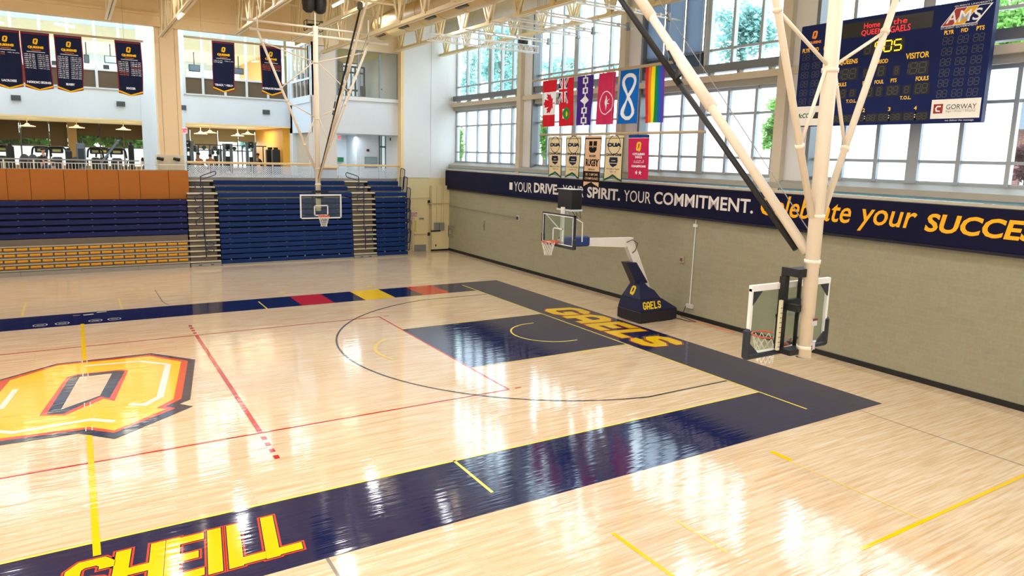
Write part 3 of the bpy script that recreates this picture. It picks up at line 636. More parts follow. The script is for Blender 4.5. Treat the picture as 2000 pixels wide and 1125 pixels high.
for u in (7, 66, 123, 178, 231, 276): p = at(u, 320, y=19.5); build('post', MB().box(p.x-.03, p.x+.03, 19.47, 19.53, 4.66, 5.08), RAILW, rl)
m = MB()
for x in np.arange(-4, 2.75, .13): m.box(x-.012, x+.012, 19.49, 19.51, 4.66, 4.96)
build('pickets', m, RAILW, rl)
PERF = perforated_mat('perforated steel', (206, 218, 232)); HAND = mat('light oak rail', (232, 200, 146), .4, var=.08)
def perf_rail(name, x0, x1, y, z0, z1, panels, label):
    r = empty(name, ((x0+x1)/2, y, z0), label, 'railing')
    build('handrail', MB().bbox(x0, x1, y-.06, y+.06, z1+.02, z1+.14, .02), HAND, r)
    for k in range(panels):
        a = x0+(x1-x0)*k/panels; b = x0+(x1-x0)*(k+1)/panels
        build('perforated_panel', MB().box(a+.06, b-.06, y-.005, y+.005, z0, z1-.06), PERF, r)
        build('post', MB().box(a-.03, a+.03, y-.03, y+.03, z0, z1+.03), ALUW, r)
perf_rail('perforated_railing', 4.9, 11.2, 20.38, 4.32, 4.98, 6, 'perforated white railing with oak handrail behind the centre bleachers')
perf_rail('perforated_railing', 11.25, 12.65, 20.38, 4.32, 4.84, 1, 'short perforated railing in front of the pale pier behind the far hoop')
perf_rail('perforated_railing', 12.7, 16.28, 20.38, 4.32, 4.98, 3, 'perforated white railing in front of the lobby opening')
# spotlights on the pier base
for k, (u, v) in enumerate(((313, 310), (345, 311))):
    p = at(u, v, y=20.5); s = empty('spotlight', (p.x, 20.5, p.z-.1), ('black spotlight on the pier base, left of the pair', 'black spotlight on the pier base, right of the pair')[k], 'spotlight', 'spotlights on the tan pier')
    m = MB(); m.tube((p.x-.16, 20.42, p.z+.03), (p.x+.14, 20.36, p.z-.03), .07, 10, .09); build('lamp_head', m, BLACK, s)
    m = MB(); m.bar((p.x, 20.42, p.z), (p.x, 20.6, p.z-.06), .04, .04); build('bracket', m, DARK, s)

# ================================================================== bleachers, closed up into a wall of rows
RZ = [.27, .54, .80, 1.06, 1.32, 1.56, 1.84, 2.13, 2.42, 2.70, 2.99, 3.28, 3.61, 3.89, 4.18]
RY = [18.5+.022*i for i in range(13)]+[19.45, 19.95]
STEEL = mat('bleacher deck', (168, 158, 140), .5, var=.06); RISER = mat('bleacher riser', (104, 94, 82), .6, var=.12); BASE = mat('bleacher kick board', (146, 140, 130), .5, var=.06)
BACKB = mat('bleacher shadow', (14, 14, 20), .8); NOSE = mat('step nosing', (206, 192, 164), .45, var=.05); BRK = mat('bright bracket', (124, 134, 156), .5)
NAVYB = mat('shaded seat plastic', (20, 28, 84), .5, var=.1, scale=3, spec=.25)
def bench_bank(name, x0, x1, rows, mt, label, xtop=None):
    b = empty(name, ((x0+x1)/2, 18.7, 0), label, 'bleachers', 'closed bleacher banks')
    for i in rows:
        a, c = (x0, x1)
        z = RZ[i]; y = RY[i]; m = MB()
        m.bbox(a, c, y, y+.24, z-.215, z, .018)
        m.cur = 1; step = .92
        k = a+.46
        while k < c-.1:
            if i == 1: m.box(k-.02, k+.02, y-.02, y+.1, z-.27, z-.2)
            else: m.box(k-.035, k+.035, y+.0, y+.05, z-.004, z+.014)
            k += step
        if i >= 13:
            m.cur = 2; m.box(a, c, y+.02, y+.5, z-.3, z-.215)
        build('bench_row', m, [mt, BRK, RISER], b)
    return b
cb = bench_bank('bleacher_bank', 6.07, 12.86, range(0, 15), BLUE, 'blue closed bleacher bank in the middle, behind the far hoop')
rb = bench_bank('bleacher_bank', 14.21, 16.06, range(0, 15), BLUE, 'narrow blue closed bleacher bank beside the cream corner door')
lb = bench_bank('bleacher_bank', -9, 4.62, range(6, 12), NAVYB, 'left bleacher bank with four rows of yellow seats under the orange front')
for bank, x0, x1, zt in ((cb, 6.07, 12.86, 3.3), (rb, 14.21, 16.06, 3.3), (lb, -9, 4.62, 3.2)):
    m = MB(); m.box(x0+.01, x1-.01, 18.86, 19.2, 0, zt); build('shade_backing', m, BACKB, bank)  # near-black filler box; shade behind the rows put into its colour
    m = MB(); x = x0
    while x < x1-.05:
        e = min(x+2.28, x1); m.box(x+.006, e-.006, 18.44, 18.5, .0, .085 if bank is not lb else .19); x = e
    build('kick_board', m, BASE, bank)
for bank, x0, x1 in ((cb, 6.07, 12.86), (rb, 14.21, 16.06)):
    m = MB(); m.box(x0, x1, 19.2, 20.3, 3.2, 3.3); m.box(x0, x1, 19.9, 20.3, 3.3, 3.6); build('upper_deck', m, STEEL, bank)
# yellow seat rows of the left bank
SEATY = mat('yellow seat plastic', (255, 190, 24), .35, var=.06); SEATD = mat('dark yellow underside', (196, 120, 16), .4)
for i in range(1, 6):
    z = RZ[i-1]-.0; y = RY[i-1]
    m = MB(); m.bbox(-9, 4.66, y, y+.3, z-.065, z, .01); m.cur = 1; m.box(-9, 4.6, y+.1, y+.16, z-.26, z-.065)
    build('deck_row', m, [STEEL, RISER], lb)
m = MB(); m.box(-9, 4.6, RY[5]+.04, RY[5]+.3, 1.32, 1.6); build('upper_riser', m, RISER, lb)
def seat_mesh(x, y, z):
    m = MB(); w = .2; pr = [(-w, .125), (-w*.97, .045), (-w*.8, .02), (0, .01), (w*.8, .02), (w*.97, .045), (w, .125), (w*.9, .14), (0, .128), (-w*.9, .14)]
    m.loft([[(x+a, y+.05, z+b) for a, b in pr], [(x+a*1.0, y+.02, z+b*.96) for a, b in pr], [(x+a*.98, y+.28, z+b) for a, b in pr]])
    m.cur = 1; m.box(x-w*.8, x+w*.8, y+.012, y+.06, z+.012, z+.05); return m
first = None
for i in range(1, 5):
    for k in range(18):
        x = 4.36-.458*k; z = RZ[i-1]+.03; y = RY[i-1]+.06
        if first is None: first = build('seat', seat_mesh(x, y, z), [SEATY, SEATD], lb); fx = (x, y, z)
        else:
            s = first.copy(); COL.objects.link(s); s.parent = lb; s.location = (x-fx[0], y-fx[1], z-fx[2])
# aisles with steps and loop handrails
RAILB = mat('blue rail paint', (22, 32, 74), .4)
def aisle(x0, x1, label, n=15):
    a = empty('aisle_steps', ((x0+x1)/2, 18.7, 0), label, 'steps', 'grey aisle steps between the banks')
    for i in range(0, n):
        z = RZ[i]; y = RY[i]; m = MB(); m.bbox(x0, x1, y, y+.34, z-.07, z, .008); m.cur = 1; m.box(x0+.02, x1-.16, y+.1, y+.14, z-.27, z-.11); m.cur = 2; m.box(x0, x1, y+.16, y+.18, z-.28, z-.05)
        build('step', m, [NOSE, RISER, BACKB], a)
    m = MB(); m.box(x0, x1, 18.44, 18.5, 0, .17); m.cur = 1; m.box(x0+.35, x0+.5, 18.43, 18.44, .07, .11); m.box(x1-.5, x1-.35, 18.43, 18.44, .07, .11); build('kick_board', m, [BASE, DARK], a)
    m = MB(); m.box(x0+.2, x1, 19.2, 20.3, 3.3, 3.6); build('landing', m, STEEL, a)
    return a
a1 = aisle(4.66, 6.05, 'grey steps between the yellow seats and the centre bank')
a2 = aisle(12.88, 14.2, 'grey steps between the centre bank and the narrow end bank')
def rr(pts, r=.09):
    """polyline with rounded corners"""
    out = []; n = len(pts); P = [V(p) for p in pts]
    for i, p in enumerate(P):
        a, b = P[i-1], P[(i+1) % n]
        da = (a-p).normalized()*min(r, (a-p).length/2); db = (b-p).normalized()*min(r, (b-p).length/2)
        for t in (0, .33, .67, 1): out.append((p+da)*(1-t)**2+p*2*t*(1-t)+(p+db)*t*t)
    return out
def loops(parent, y, px, post):
    for q in px: build('rail_loop', MB().path(rr([at(u, v, y=y) for u, v in q]), .022, 6, True), RAILB, parent)
    build('rail_post', MB().path([at(u, v, y=y) for u, v in post], .026, 6), RAILB, parent)
loops(a1, 18.36, [[(391.5,344),(421,333.5),(422,341),(392,351)], [(380,360),(392,355),(396,357),(396,369),(382,370)], [(380,384),(394,378),(396,379),(396,394),(382,394)], [(381,408),(394,402),(397,403),(397,417),(382,415)], [(382,431),(394,424),(398,427),(398,440),(384,440)], [(384,456),(398,453),(399,464),(384,463)], [(404,471),(417,474),(419,479),(404,479)], [(404,483),(418,486),(418,492),(404,490)]],
      [(391.5,344),(392,366),(396.5,366),(397.5,420),(401,470),(403.5,503)])
loops(a2, 18.36, [[(675.5,338),(678,337),(700,344.5),(701,353),(676,345.5)], [(697,361),(709,357),(711,359),(711,369),(697,372)], [(697,382),(708,378),(711,380),(711,390),(698,391)], [(697,404),(709,401),(711,403),(711,412),(698,412)], [(714,444),(727,441),(728,453),(714,454)], [(714,464),(727,462),(728,472),(714,473)]],
      [(700.5,346),(701,368),(710.5,368),(711,446),(713,447),(714,486)])
# folded guard rails at the end of the narrow bank
for k, (ya, za, zb, w) in enumerate(((19.95, 3.7, 4.95, .55), (19.5, 3.3, 4.5, .5), (19.0, 2.5, 3.9, .45), (18.98, 1.9, 3.3, .42), (18.94, 1.3, 2.7, .42), (18.9, .75, 2.1, .42), (18.86, .3, 1.55, .4))):
    m = MB(); c = [(16.14, ya, za), (16.14, ya-w*.35, zb), (16.14+.02, ya-w*1.4, zb-.06), (16.14, ya-w, za)]
    m.path(rr(c, .12), .024, 6, True)
    for t in (.25, .5, .75): m.tube(V(c[0]).lerp(V(c[3]), t), V(c[1]).lerp(V(c[2]), t), .01, 5)
    build('guard_rail', m, RAILB, rb)
# ================================================================== basketball goals
RIMC = mat('orange rim', (228, 84, 40), .4); NETC = mat('white net cord', (236, 232, 224), .7); STRAP = mat('black strap', (20, 18, 18), .6)
BGLASS = glass_mat('backboard glass', (236, 243, 239), .03, .08); BFRAME = mat('white board frame', (240, 238, 234), .35); PAD = mat('board padding', (34, 40, 52), .5)
def add_net(mb, c, r, h, n=12):
    """diamond netting tapering below the rim"""
    lv = 5
    def p(l, k): t = l/lv; rr_ = r*(1-.42*min(1, t*1.25)); a = 2*PI*(k+.5*(l % 2))/n; return V((c[0]+rr_*math.cos(a), c[1]+rr_*math.sin(a), c[2]-h*t))
    for l in range(lv):
        for k in range(n):
            mb.bar(p(l, k), p(l+1, k), .009, .009); mb.bar(p(l, k), p(l+1, k-1 if l % 2 == 0 else k+1), .009, .009)
def rim_parts(parent, c, dirv, z):
    """rim ring, bracket plate and net; dirv points from board to rim"""
    d = V((dirv[0], dirv[1], 0))
    m = MB(); m.path([(c[0]+.228*math.cos(2*PI*k/28), c[1]+.228*math.sin(2*PI*k/28), z) for k in range(28)], .014, 8, True)
    e = V((c[0], c[1], z)); s = V((-d.y, d.x, 0))
    m.bar(e-d*.22-s*.08, e-d*.38-s*.1, .04, .04); m.bar(e-d*.22+s*.08, e-d*.38+s*.1, .04, .04); m.bar(e-d*.24-V((0,0,.03)), e-d*.38-V((0,0,.1)), .18, .03)
    r = build('rim', m, RIMC, parent, True)
    m = MB(); add_net(m, (c[0], c[1], z-.02), .22, .42); build('net', m, NETC, r)
def ceiling_goal(bx, by, dy, py, pz, z0, z1, wid, label, near):
    """goal hanging from the roof trusses: the board faces dy (+1 / -1 along y)"""
    g = empty('ceiling_basketball_goal', (bx, py, pz), label, 'basketball goal', 'ceiling hung goals')
    m = MB(); m.tube((bx, py, pz), (bx, py, 10.9), .105, 20)
    for z in (pz+.12, 4.35, 5.02, 7.1, 9.4): m.tube((bx, py, z), (bx, py, z+.06), .118, 20)
    m.cur = 1; m.tube((bx-.02, py-dy*0-.0, pz-.004), (bx-.02, py, pz), .1, 20)
    build('pole', m, [POLE, GREYM], g, True)
    m = MB()
    if near:
        for z, hh in ((3.42, .1), (3.05, .1)): m.box(bx-.02, bx+.09, py-.11-.004, py-.10, z, z+hh)
        m.cur = 1; m.box(bx-.02, bx+.09, py-.118, py-.112, 3.5, 3.53); m.box(bx+.0, bx+.02, py-.118, py-.112, 3.05, 3.12)
        build('sticker', m, [mat('white sticker', (214, 206, 206)), mat('maroon sticker band', (110, 40, 44))], g)
    top = 10.5
    B = lambda s, z: V((bx+s*(.12+(z-5.05)*2.2/5.45), py, z))
    for s in (-1, 1):
        build('side_brace', MB().tube(B(s, 5.05), B(s, top), .05, 10), POLE, g, True)
        m = MB()
        for zn in (7.2, 9.45): m.tube((bx+s*.08, py, zn), B(s, zn+.6), .026, 8); m.tube((bx+s*.08, py, zn), B(s, zn-1.15), .026, 8)
        for zn in (7.8, 6.05, 10.05, 8.3): m.tube(B(s, zn-.03), B(s, zn+.03), .066, 10)
        build('brace_strut', m, POLE, g, True)
    m = MB(); m.tube((bx-2.6, py, 10.5), (bx+3.2, py, 10.5), .055, 10); m.tube((bx-2.9, py-dy*.1, 10.85), (bx+2.4, py-dy*.1, 10.85), .045, 10)
    for x in (-2.3, 0, 2.3): m.tube((bx+x, py, 10.5), (bx+x, py, 11.4), .03, 8)
    build('hanger_pipe', m, POLE, g, True)
    q0 = V((bx, py+dy*.1, 4.5)); q1 = V((bx, py+dy*6.1, 10.8)) if near else V((bx, 5.25, 10.9))
    k_ = 1.0 if near else .6; m = MB(); m.tube(q0, q1, .075*k_, 12)
    for t in (.35, .62): m.tube(q0.lerp(q1, t), q0.lerp(q1, t+.18), .1*k_, 12)
    build('fold_brace', m, POLE, g, True)
    if not near: q0 = q0+V((0, .12, 0)); q1 = V((bx, 5.95, 10.75))
    m = MB(); o = V((0, dy*.08, -.1)) if near else V((0, 0, 0)); k2 = 1 if near else 0; m.tube(q0+o+(q1-q0)*.02, q0.lerp(q1, .45)+V((0, dy*.18, -.2))*k2, .05*k_, 8); m.tube(q0.lerp(q1, .45)+V((0, dy*.18, -.2))*k2, q1+V((0, dy*.3, -.3))*k2, .06*k_, 8)
    build('hydraulic_tube' if near else 'hoist_strap', m, STRAP, g, True)
    m = MB(); a = q0.lerp(q1, .5); m.bar(a+V((-.1, dy*.12, .08)), a+V((-.1, -dy*.06, -.16)), .04, .02); m.bar(a+V((-.1, -dy*.12, -.24)), a+V((-.12, -dy*.14, -.42)), .05, .02); m.bar(a+V((-.1, -dy*.22, -.36)), a+V((-.1, -dy*.14, -.42)), .05, .02)
    build('safety_strap', m, STRAP, g)
    build('hoist_cable', MB().tube(q0+V((0, -dy*.02, .3)), q1+V((.6, 0, 0)), .008, 5), GREYM, g)
    # board
    x0, x1 = bx-wid/2, bx+wid/2
    m = MB(); m.box(x0+.03, x1-.03, by-.008, by+.008, z0+.03, z1-.03); gl = build('backboard_glass', m, BGLASS, g)
    m = MB(); f = by+dy*.012
    m.box(x0, x1, by-.03, by+.03, z1-.06 if not near else z1-.09, z1)
    for x in (x0, x1-.05): m.box(x, x+.05, by-.025, by+.025, z0, z1-.05)
    m.box(x0, x1, by-.025, by+.025, z0, z0+.05); build('board_frame', m, BFRAME, g)
    m = MB(); s = .305
    for a, b, c, d in ((-s, s, .53, .58), (-s, s, .12, .17)): m.box(bx+a, bx+b, f-.003, f+.003, z0+c, z0+d)
    for a in (-s, s-.05): m.box(bx+a, bx+a+.05, f-.003, f+.003, z0+.12, z0+.58)
    build('target_box', m, BFRAME, gl)
    m = MB()
    if near:
        m.bbox(x0-.03, x1+.03, by-.05, by+.05, z0-.05, z0+.03, .02)
        for x in (x0-.05, x1-.04): m.bbox(x, x+.09, by-.06, by+.06, z0-.04, z0+.42, .03)
        for s, x in ((1, x0+.04), (-1, x1-.04)): m.prism([(x, by-.03, z0+.03), (x+s*.2, by-.03, z0+.03), (x, by-.03, z0+.2)], (0, .02, 0)); m.prism([(x, by-.03, z1-.09), (x+s*.2, by-.03, z1-.09), (x, by-.03, z1-.3)], (0, .02, 0))
        build('board_padding', m, PAD, g)
        m = MB(); yb = by-dy*.06
        m.box(bx-.31, bx-.21, yb-.05, yb+.05, z0+.02, z1+.1); m.box(bx+.1, bx+.12, yb-.03, yb+.03, z0+.02, z1+.1)
        m.box(bx-.28, bx+.2, yb-.04, py+.0, z1+.12, z1+.24); m.box(bx-.28, bx-.2, yb-.04, yb+.05, z1-.1, z1+.24); m.box(bx-.3, bx+.18, yb-.04, yb+.04, z1-.42, z1-.26); m.box(bx-.3, bx+.18, yb-.05, py+.02, z0+.0, z0+.08); m.box(bx-.26, bx-.16, yb, py, z1-.4, z1-.3)
        build('mount_bracket', m, BLACK, g)
        m = MB(); m.box(bx-.37, bx-.32, yb-.06, yb-.02, z0+.05, z1-.25); m.cur = 1
        for k in range(9): m.box(bx-.372, bx-.32, yb-.063, yb-.06, z0+.1+.075*k, z0+.108+.075*k)
        build('height_scale', m, [mat('cream scale strip', (226, 214, 180)), DARK], g)
    else:
        m.box(bx-.35, bx+.35, by+.05, by+.12, z1+.06, z1+.16); m.box(bx-.36, bx-.3, by+.04, by+.1, z0+.2, z1-.1); m.box(bx-.14, bx+.14, by+.06, py, z1-.18, z1-.1)
        build('mount_bracket', m, BLACK, g)
    rim_parts(g, (bx, by+dy*.38), (0, dy), z0+.14)
    return g
ceiling_goal(9.25, -12.3, 1, -12.62, 2.92, 2.96, 4.03, 1.86, 'large glass goal seen from behind at the near end, hanging on the thick ivory pole', True)
ceiling_goal(8.9, 11.03, -1, 11.42, 3.25, 2.95, 3.98, 1.76, 'far glass goal facing the camera in front of the blue bleachers', False)

# ---- portable goal on the baseline
pg = empty('portable_basketball_goal', (17.6, .13, 0), 'wheeled goal with navy padded base beside the sage block wall', 'basketball goal')
NV = mat('navy base padding', (22, 28, 66), .42, var=.08); IV = mat('ivory arm paint', (238, 230, 220), .35); YD = mat('yellow decal', (250, 210, 30), .45); BLP = mat('blue arm padding', (36, 56, 116), .45)
yc = .13
def taper(prof, w0, w1):
    zs = [p[1] for p in prof]; zl, zh = min(zs), max(zs)
    h = lambda z: w0+(w1-w0)*(z-zl)/(zh-zl)
    return [[(x, yc-h(z), z) for x, z in prof], [(x, yc+h(z), z) for x, z in prof]]
m = MB(); m.bbox(16.86, 18.66, yc-.64, yc+.64, .03, .42, .02); build('base', m, mat('black base skirt', (24, 24, 38), .5), pg)
m = MB(); m.loft(taper([(16.88,.43),(18.66,.43),(17.95,.84),(16.93,.84)], .63, .52)); lo = build('lower_pad', m, NV, pg)
m = MB(); m.loft(taper([(16.94,.85),(17.9,.85),(17.72,1.12),(17.5,1.24),(17.3,1.45),(17.12,1.45)], .52, .2)); up = build('upper_pad', m, NV, pg)
m = MB(); yf = lambda x, z: (x, yc-.635+(z-.43)*.27-.004, z)
for k, ch in enumerate('GAELS'): block(m, ch, lambda a, b: yf(a, b), 17.02+.175*k, .5, .155, .27, .024, 0)
build('gaels_decal', m, YD, lo)
def q_poly(mb, pts, f, x, y, s): mb.poly([f(x+p[0]*s, y+p[1]*s) for p in pts])
m = MB(); ff = lambda d: (lambda a, b: (16.94+(b-.85)*.3-d, yc-a, b)); q_poly(m, Q_YEL, ff(.004), .0, 1.12, .062); m.cur = 1; q_poly(m, Q_NHOLE, ff(.008), .0, 1.12, .062)
build('letter_decal', m, [YD, NV], up)
m = MB(); m.loft([[(17.74, yc-.1, 1.2), (17.74, yc+.1, 1.2), (17.4, yc+.1, 1.2), (17.4, yc-.1, 1.2)], [(16.82, yc-.1, 3.02), (16.82, yc+.1, 3.02), (16.5, yc+.1, 2.86), (16.5, yc-.1, 2.86)]]); build('mast', m, IV, pg)
m = MB(); m.loft([[(17.58, yc-.16, 1.38), (17.58, yc+.16, 1.38), (17.0, yc+.16, 1.38), (17.0, yc-.16, 1.38)], [(16.98, yc-.16, 2.16), (16.98, yc+.16, 2.16), (16.52, yc+.16, 2.18), (16.52, yc-.16, 2.18)]]); build('mast_pad', m, NV, pg)
m = MB(); m.loft([[(16.84, yc-.1, 3.06), (16.84, yc+.1, 3.06), (16.5, yc+.1, 2.72), (16.5, yc-.1, 2.72)], [(13.66, yc-.09, 3.12), (13.66, yc+.09, 3.12), (13.66, yc+.09, 2.92), (13.66, yc-.09, 2.92)]]); build('arm', m, IV, pg)
m = MB(); m.path([(16.5, yc-.12, 2.9), (16.7, yc-.2, 3.0), (16.95, yc-.2, 2.85), (16.9, yc-.15, 2.6), (16.8, yc-.11, 2.5)], .014, 6); build('hose', m, BLACK, pg)
m = MB(); m.bbox(13.7, 14.85, yc-.16, yc+.16, 2.84, 3.18, .04); build('arm_pad', m, BLP, pg)
bxp = 13.5; b0, b1, bz0, bz1 = -.93, .9, 2.93, 3.98
m = MB(); m.box(bxp-.008, bxp+.008, b0+.03, b1-.03, bz0+.03, bz1-.03); gl = build('backboard_glass', m, BGLASS, pg)
m = MB()
for z in (bz0, bz1-.045): m.box(bxp-.03, bxp+.05, b0, b1, z, z+.045)
for y in (b0, b1-.045): m.box(bxp-.03, bxp+.05, y, y+.045, bz0, bz1)
m.cur = 1
for z in (bz0+.045, bz1-.075): m.box(bxp-.034, bxp-.03, b0+.04, b1-.04, z, z+.03)
for y in (b0+.045, b1-.075): m.box(bxp-.034, bxp-.03, y, y+.03, bz0+.04, bz1-.04)
build('board_frame', m, [PAD, BFRAME], pg)
m = MB(); yb = (b0+b1)/2
for y in (-.3, .25): m.box(bxp-.014, bxp-.01, yb+y, yb+y+.05, bz0+.15, bz0+.58)
m.box(bxp-.014, bxp-.01, yb-.3, yb+.3, bz0+.54, bz0+.58); build('target_box', m, BFRAME, gl)
m = MB(); m.bbox(bxp-.05, bxp+.08, b0-.03, b0+.06, bz0-.04, bz0+.3, .03); m.bbox(bxp-.05, bxp+.08, b1-.06, b1+.03, bz0-.04, bz0+.34, .03); m.bbox(bxp-.05, bxp+.08, b0-.02, b1+.02, bz0-.05, bz0+.01, .02); build('board_padding', m, PAD, pg)
rim_parts(pg, (bxp-.38, yb), (-1, 0), 3.06)
m = MB(); m.box(bxp+.06, bxp+.16, yb-.12, yb-.02, bz0, 4.2); m.tube((bxp+.06, b1-.08, bz1-.08), (bxp+.3, yb+.1, bz0+.35), .02, 8); m.tube((bxp+.06, b0+.08, bz1-.08), (bxp+.45, b0+.2, bz1-.25), .02, 8); m.tube((bxp+.45, b0+.2, bz1-.25), (bxp+.5, b0+.25, 3.1), .02, 8); build('board_support', m, IV, pg)
A = at(1089, 390, x=13.72); Bq = at(1116, 390, x=13.72); Cq = at(1137, 390, y=Bq.y)
zt, zb = at(1116, 371, x=13.72).z, at(1116, 410, x=13.72).z
sc = empty('shot_clock', (14, (A.y+Bq.y)/2, zb), 'black three sided shot clock box above the portable goal', 'shot clock')
m = MB(); m.bbox(13.72, Cq.x, Bq.y, A.y, zb, zt, .02); build('housing', m, mat('black clock housing', (16, 16, 18), .3), sc)
m = MB(); m.box(13.7, Cq.x+.02, Bq.y-.01, A.y+.02, zt, zt+.02); build('top_plate', m, mat('pale mount plate', (210, 212, 216)), sc)
m = MB(); m.box(13.7, Cq.x+.02, Bq.y-.02, A.y+.02, zb-.05, zb); m.tube(((13.6+Cq.x)/2, (A.y+Bq.y)/2, zb-.2), ((13.6+Cq.x)/2, (A.y+Bq.y)/2, zb), .05, 8); build('mount_plate', m, mat('pale mount plate', (210, 212, 216)), sc)
m = MB(); m.path([(Cq.x, Bq.y+.1, zb-.05), (Cq.x+.03, Bq.y+.05, zb-.3), (Cq.x-.15, Bq.y+.12, zb-.1), (Cq.x-.1, Bq.y+.05, zb-.35), (Cq.x-.25, Bq.y+.2, zb-.06)], .012, 6); build('cable', m, BLACK, sc)

# ================================================================== scoreboard on the window wall
sbd = empty('scoreboard', (18.6, -7.6, 6.93), 'large navy electronic scoreboard hanging in front of the windows behind the ivory pole', 'scoreboard')
SNV = mat('scoreboard navy', (8, 28, 86), .45, var=.04, spec=.2); SX = 18.55
m = MB(); m.bbox(SX, SX+.22, -10.26, -4.97, 6.92, 9.82, .02); build('cabinet', m, SNV, sbd)
for yy in (-5.8, -9.4): m = MB(); m.box(SX+.15, 19.6, yy-.06, yy+.06, 8.65, 8.8); build('wall_bracket', m, GREYM, sbd)
def fs(d): return lambda a, b: (SX-d, -a, b)
SY = mat('scoreboard yellow', (250, 196, 30), .5, var=.02, emit=.25); DIM = mat('unlit segments', (74, 76, 84), .5, var=.04); PANEL = mat('black segment window', (14, 15, 20), .3); LED = mat('lit amber segments', (255, 214, 40), .5, var=.0, emit=1.3); LRED = mat('lit red dots', (255, 40, 56), .5, var=0, emit=1.0); SW = mat('scoreboard white', (232, 232, 236), .5, var=.02, emit=.1)
def rectf(mb, f, a0, a1, b0, b1): mb.poly([f(a0, b0), f(a1, b0), f(a1, b1), f(a0, b1)])
m = MB(); rectf(m, fs(.004), 6.33, 8.84, 9.3, 9.7); msg = build('message_window', m, PANEL, sbd)
m = MB()
for s, a0, a1, z0, z1 in (('Home', 6.98, 7.44, 9.5, 9.64), ('of', 7.54, 7.70, 9.5, 9.64), ('the', 7.80, 8.18, 9.5, 9.64), ('QUEENS', 6.92, 7.62, 9.3, 9.46), ('GAELS', 7.74, 8.28, 9.3, 9.46)): letter(m, s, fs(.008), a0, a1, z0, z1, .0)
build('red_message', m, LRED, msg)
def words(name, items, mt, b=.02):
    for s, a0, a1, z0, z1 in items:
        m = MB(); letter(m, s, fs(.006), a0, a1, z0, z1, b); build(name, m, mt, sbd)
words('caption', [('QUEENS', 6.33, 6.89, 8.58, 8.73), ('VISITOR', 8.24, 8.85, 8.57, 8.72), ('PERIOD', 7.38, 7.77, 8.53, 8.64), ('FOULS', 6.28, 6.61, 8.0, 8.11), ('FOULS', 8.57, 8.9, 8.0, 8.11), ('PLYR', 7.1, 7.32, 8.0, 8.1), ('FOUL', 7.45, 7.71, 8.0, 8.1), ('PTS', 7.9, 8.06, 8.01, 8.11), ('T.O.L.', 6.65, 6.97, 7.54, 7.63), ('T.O.L.', 8.2, 8.5, 7.55, 7.64), ('1', 6.5, 6.54, 7.27, 7.37), ('2', 7.18, 7.25, 7.27, 7.37), ('3', 7.91, 7.98, 7.27, 7.37), ('4', 8.61, 8.68, 7.27, 7.37),
   ('PLYR', 9.16, 9.39, 9.07, 9.17), ('F/D', 9.56, 9.72, 9.08, 9.17), ('PTS', 9.91, 10.09, 9.08, 9.18), ('PLYR', 5.08, 5.33, 9.05, 9.17), ('F/D', 5.46, 5.62, 9.06, 9.17), ('PTS', 5.78, 5.96, 9.06, 9.17)], SY)
def dig8(a0, a1, z0, z1, n, hw, win=True, lit=None):
    par = sbd
    if win: mb2 = MB(); rectf(mb2, fs(.003), a0-.03, a1+.05, z0-.04, z1+.04); par = build('digit_window', mb2, PANEL, sbd)
    w = (a1-a0)/n; m = MB()
    for k in range(n): digit(m, '8', fs(.006), a0+w*k+.12*w, a0+w*(k+1)-.14*w, z0, z1, hw)
    build('unlit_digits', m, DIM, par)
dig8(7.05, 7.24, 8.83, 9.1, 1, .012)
dig8(7.32, 8.12, 8.83, 9.1, 3, .012)
for a0 in (6.42, 8.36): dig8(a0, a0+.46, 8.2, 8.46, 2, .012); m = MB(); digit(m, '1', fs(.006), a0-.1, a0-.03, 8.2, 8.46, .012); build('unlit_hundreds_digit', m, DIM, sbd)
dig8(7.5, 7.69, 8.22, 8.45, 1, .011); dig8(7.1, 7.2, 8.22, 8.4, 1, .007); dig8(7.97, 8.07, 8.22, 8.4, 1, .007)
dig8(6.28, 6.6, 7.7, 7.9, 2, .01); dig8(6.74, 6.88, 7.73, 7.88, 1, .008); dig8(7.12, 7.4, 7.7, 7.9, 2, .01); dig8(7.52, 7.66, 7.7, 7.9, 1, .01); dig8(7.82, 8.13, 7.7, 7.9, 2, .01); dig8(8.28, 8.42, 7.72, 7.88, 1, .008); dig8(8.57, 8.9, 7.7, 7.92, 2, .01)
for a0 in (6.26, 6.97, 7.66, 8.36): dig8(a0, a0+.27, 7.04, 7.18, 2, .008); dig8(a0+.32, a0+.6, 7.04, 7.18, 2, .008)
for base in (9.13, 5.08):
    for r in range(6):
        for c in range(3): dig8(base+.36*c+(0 if base > 6 else .0), base+.36*c+.27, 8.83-.255*r, 9.0-.255*r, 2, .008, False)
m = MB(); w = .8/3
for k, ch in enumerate('905'): digit(m, ch, fs(.01), 7.32+w*k+.12*w, 7.32+w*(k+1)-.14*w, 8.83, 9.1, .017)
for z in (8.9, 9.02): rectf(m, fs(.01), 7.575, 7.60, z, z+.025)
build('clock_time', m, LED, sbd)
m = MB()
for a0 in (6.26, 6.97, 7.66, 8.36):
    for z in (7.08, 7.14): rectf(m, fs(.012), a0+.285, a0+.305, z, z+.02)
build('colon_dots', m, mat('lit white dots', (255, 250, 240), emit=1.0), sbd)
m = MB(); f1, f2 = fs(.006), fs(.009)
lean = lambda a0, a1: [f1(a0, 9.28), f1(a1, 9.28), f1(a1+.3, 9.66), f1(a0+.3, 9.66)]
m.cur = 3; m.poly([fs(.004)(9.05, 9.265), fs(.004)(9.9, 9.265), fs(.004)(10.22, 9.675), fs(.004)(9.37, 9.675)])
for k, (a0, a1) in enumerate(((9.08, 9.34), (9.355, 9.60), (9.615, 9.87))): m.cur = k; m.poly(lean(a0, a1))
m.cur = 3
